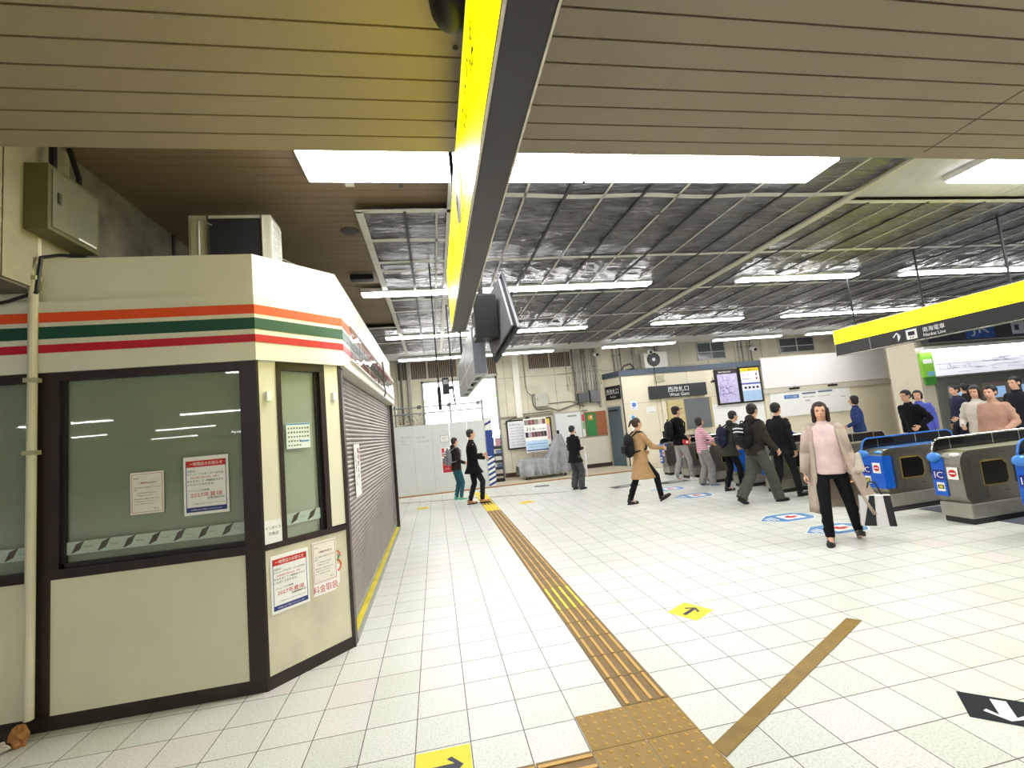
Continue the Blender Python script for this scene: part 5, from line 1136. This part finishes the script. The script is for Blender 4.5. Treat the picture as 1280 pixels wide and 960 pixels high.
def shop_bag(t):
    MB().prism([(-.17, -.05, -.50), (.17, -.05, -.50), (.15, -.03, -.14), (-.15, -.03, -.14)], (0, .1, 0)).build('bag_body', mat('E2DEDC', .4), t)
    MB().prism([(-.17, -.056, -.50), (-.06, -.056, -.50), (-.12, -.036, -.16), (-.15, -.036, -.14)], (0, -.003, 0)).build('black_pattern', mat('101012', .4), t)
    MB().prism([(.0, -.056, -.50), (.09, -.056, -.50), (.08, -.036, -.14), (.0, -.036, -.14)], (0, -.003, 0)).build('black_pattern', mat('101012', .4), t)
    MB().prism([(-.17, .052, -.50), (-.10, .052, -.50), (-.08, .072, -.14), (-.15, .072, -.14)], (0, .003, 0)).build('black_pattern', mat('101012', .4), t)
    MB().prism([(.02, .052, -.50), (.14, .052, -.50), (.05, .072, -.14), (.0, .072, -.14)], (0, .003, 0)).build('black_pattern', mat('101012', .4), t)
    MB().tube([(-.08, 0, -.14), (-.03, 0, .01), (.03, 0, .01), (.08, 0, -.14)], .008).build('handle', BLACK, t)
handbag('shopping_bag', 'white and black patterned bag hanging from the hand of the woman in the pink sweater', 'bag', pw, J['A'][-1][2]+V((-.16, .0, -.14)), shop_bag)
def fold_coat(t):
    b = MB()
    for i in range(6): b.cap((-.06+.022*i, -.05+.01*math.sin(i*2), .07-.01*i), (-.07+.022*i, .03*math.sin(i*1.7), -.10-.02*(i % 3)), .026, .034)
    remesh(b, 'folded_cloth', cloth('C2B8A8', .9, .2), .012, 2, .6, t)
handbag('folded_scarf', 'folded pale beige cloth carried on the arm of the woman in the pink sweater', 'cloth', pw, J['A'][-1][1].lerp(J['A'][-1][2], .55)+V((-.03, .03, .03)), fold_coat)
# 2 tan coat
pt_, J = person('woman in a knee length tan coat and black trousers striding towards the gates', (3.95, 8.60), (1, .05), 1.66, (-.08, -.27, .085), (.08, .34, .12), (-.18, .18, 1.02), (.20, .42, 1.08), 'B08D64', '121214', '151214', hair='3A2418', hairlen='tail', coat=.50, pitchR=.45)
backpack(pt_, J, '131315', 'black backpack on the back of the woman in the tan coat', size=(1, 1.1, 1.1))
handbag('phone', 'small bright blue phone in the outstretched hand of the woman in the tan coat', 'phone', pt_, J['A'][1][2]+V((-.03, .10, .0)), lambda t: (MB().box((-.035, -.005, -.06), (.035, .005, .07), bev=.004).build('casing', mat('3A6AD0', .3), t), MB().box((-.03, -.007, -.05), (.03, -.005, .06)).build('screen', BLACK, t)))
# 3 black coat standing
pb, J = person('person in a black hip length coat and wide grey trousers standing by the white door', (3.50, 11.50), (.75, .45), 1.60, (-.10, .0, .08), (.10, .06, .08), (-.10, .26, 1.12), (.10, .26, 1.10), '0F0F12', '4A4A4C', '101012', hairlen='short', coat=.74, wide=True)
def umb(t):
    MB().cone((0, 0, -.75), (0, 0, -.1), .012, .035, 14).build('canopy', mat('ECECEC', .5), t); MB().tube([(0, 0, -.1), (0, 0, .05), (.03, 0, .09), (.06, 0, .06)], .009).build('handle', WHITE, t)
handbag('umbrella', 'folded white umbrella hanging from the arm of the person in the black coat', 'umbrella', pb, J['A'][1][2]+V((.07, .0, -.04)), umb)
# 4, 5 two people near the hoarding
p4, J = person('person in a dark jacket and teal jeans with green shoes, half hidden behind another', (.47, 12.10), (.8, .35), 1.58, (-.08, -.02, .08), (.08, .05, .08), None, (.15, .2, 1.02), '2A2620', '2F5E6E', '4DB89A', hair='1E1814', hood=True)
backpack(p4, J, '7E7E84', 'grey backpack worn by the person in teal jeans', size=(.95, 1, 1), loops=True)
p5, J = person('person in a black jacket, black trousers and tan boots standing on the tactile strip', (.82, 11.15), (.9, .1), 1.74, (-.08, -.10, .08), (.10, .16, .10), (-.12, .30, 1.12), (.15, .28, 1.05), '101014', '1C1C24', 'A87440', coat=.72)
# 6 cap man
p6, J = person('man in a black jacket, black cap and white sneakers at the far gates', (6.05, 10.75), (1, .0), 1.82, (-.08, -.14, .08), (.08, .18, .08), (-.1, .22, 1.0), (.2, .1, .95), '0C0C10', 'A2A09A', 'E6E6E8', cap='17171A')
backpack(p6, J, '0E0E12', 'black bag on the back of the man with the black cap', size=(1.05, 1.1, .95))
handbag('red_pouch', 'small red pouch at the hip of the man with the black cap', 'pouch', p6, J['pel']+V((.20, .05, .02)), lambda t: (MB().ball((0, 0, 0), (.05, .09, .08), 14).build('pouch', mat('C8283A', .5), t), MB().ball((.045, 0, -.01), (.012, .03, .03), 10).build('white_mark', WHITE, t)))
# 7 pink striped jacket
p7, J = person('person in a pink and white striped jacket and grey trousers reaching over a gate', (5.95, 9.65), (.97, -.2), 1.52, (-.09, -.04, .08), (.10, .14, .08), (-.2, .34, 1.05), (.22, .44, 1.12), 'D08A98', '8E8C88', '3E6C94', stripes='E8D4DA', hairlen='bob', wide=True)
handbag('pass_case', 'black card case held above the gate by the person in the striped jacket', 'card case', p7, J['A'][1][2]+V((0, .10, .0)), lambda t: MB().box((-.05, -.07, -.012), (.05, .07, .006), bev=.004).build('case', BLACK, t))
# 8 dark green coat, stooping with navy backpack
p8, J = person('stooping person in a dark olive coat and black trousers beside the blue fronted gate', (5.95, 8.70), (.98, -.1), 1.62, (-.09, -.06, .08), (.09, .18, .08), (-.18, .30, .95), (.18, .32, .98), '34342C', '111116', '0E0E12', lean=.30, hairlen='short', hood=True, coat=.76)
backpack(p8, J, '1A2036', 'navy backpack on the stooping person in the dark olive coat', size=(1, 1.1, 1))
# 9 olive striding man
p9, J = person('man in an olive brown jacket and baggy grey green trousers striding into the gates', (5.62, 7.35), (.96, .1), 1.72, (-.08, -.40, .13), (.10, .22, .08), (-.22, -.02, .84), (.25, .16, .90), '35302A', '4E5248', '101014', lean=.08, wide=True, pitchL=-.5, hood=True)
backpack(p9, J, '141416', 'black backpack with pale bands on the man in the olive brown jacket', size=(1, 1.15, 1), loops=True)
p10, J = person('person in dark clothes just beyond the man in the olive brown jacket', (6.20, 7.48), (.95, .25), 1.68, (-.09, -.18, .09), (.09, .22, .08), None, None, '1C1C20', '2A2A2C', '121214', hairlen='short', coat=.78)
# people beyond the gates
far = [((10.6, 8.45), (-.8, -.5), 1.66, '5A64C0', '1A1A22', '0F0F12', '1A1210', 'bob', 'person in a violet blue top beyond the blue fronted gate'),
       ((9.6, 7.75), (-1, 0), 1.70, '131317', '15151A', '0F0F12', '15100E', 'short', 'person in black leaning forward beyond the gates, left of the violet blue top'),
       ((9.7, 6.72), (-.9, -.3), 1.64, 'D8D0C4', '3A3C44', 'D8D8D8', '2A1C14', 'long', 'person in a cream jacket beyond the nearest whole gate'),
       ((9.0, 6.02), (-1, -.1), 1.62, 'C49A84', '24262E', '14141A', '17110F', 'short', 'person in a tan pink top beyond the gates, right of the cream jacket'),
       ((11.2, 7.05), (-.9, .1), 1.74, '22222A', '1C1C22', '111114', '15110F', 'short', 'person in a dark jacket at the right edge beyond the gates'),
       ((11.9, 8.6), (-.8, .3), 1.7, '2A3044', '23232A', '111114', '15110F', 'short', 'person in a navy jacket below the fare map'),
       ((13.0, 9.2), (.2, .95), 1.72, '1A1A1E', '1C1C22', '111114', '0F0C0B', 'short', 'person in black facing the ticket machines'),
       ((10.2, 9.6), (-.5, .8), 1.68, '2C3C6C', '23232A', '111114', '1A1210', 'bob', 'person in a blue jacket beyond the gates, under the end of the white board')]
for i, (pp, fc, hh, tp, lg, sh_, hr, hl, lab) in enumerate(far):
    person(lab, pp, fc, hh, (-.09, -.10+.04*(i % 3), .08), (.09, .14-.05*(i % 2), .08), (-.2, .2, 1.0) if i % 2 else None, None if i % 2 else (.2, .22, 1.02), tp, lg, sh_, hair=hr, hairlen=hl, lean=.25 if i == 1 else .03, coat=.74 if i in (0, 4) else None)
for m_ in bpy.data.materials:
    if not m_.users: bpy.data.materials.remove(m_)
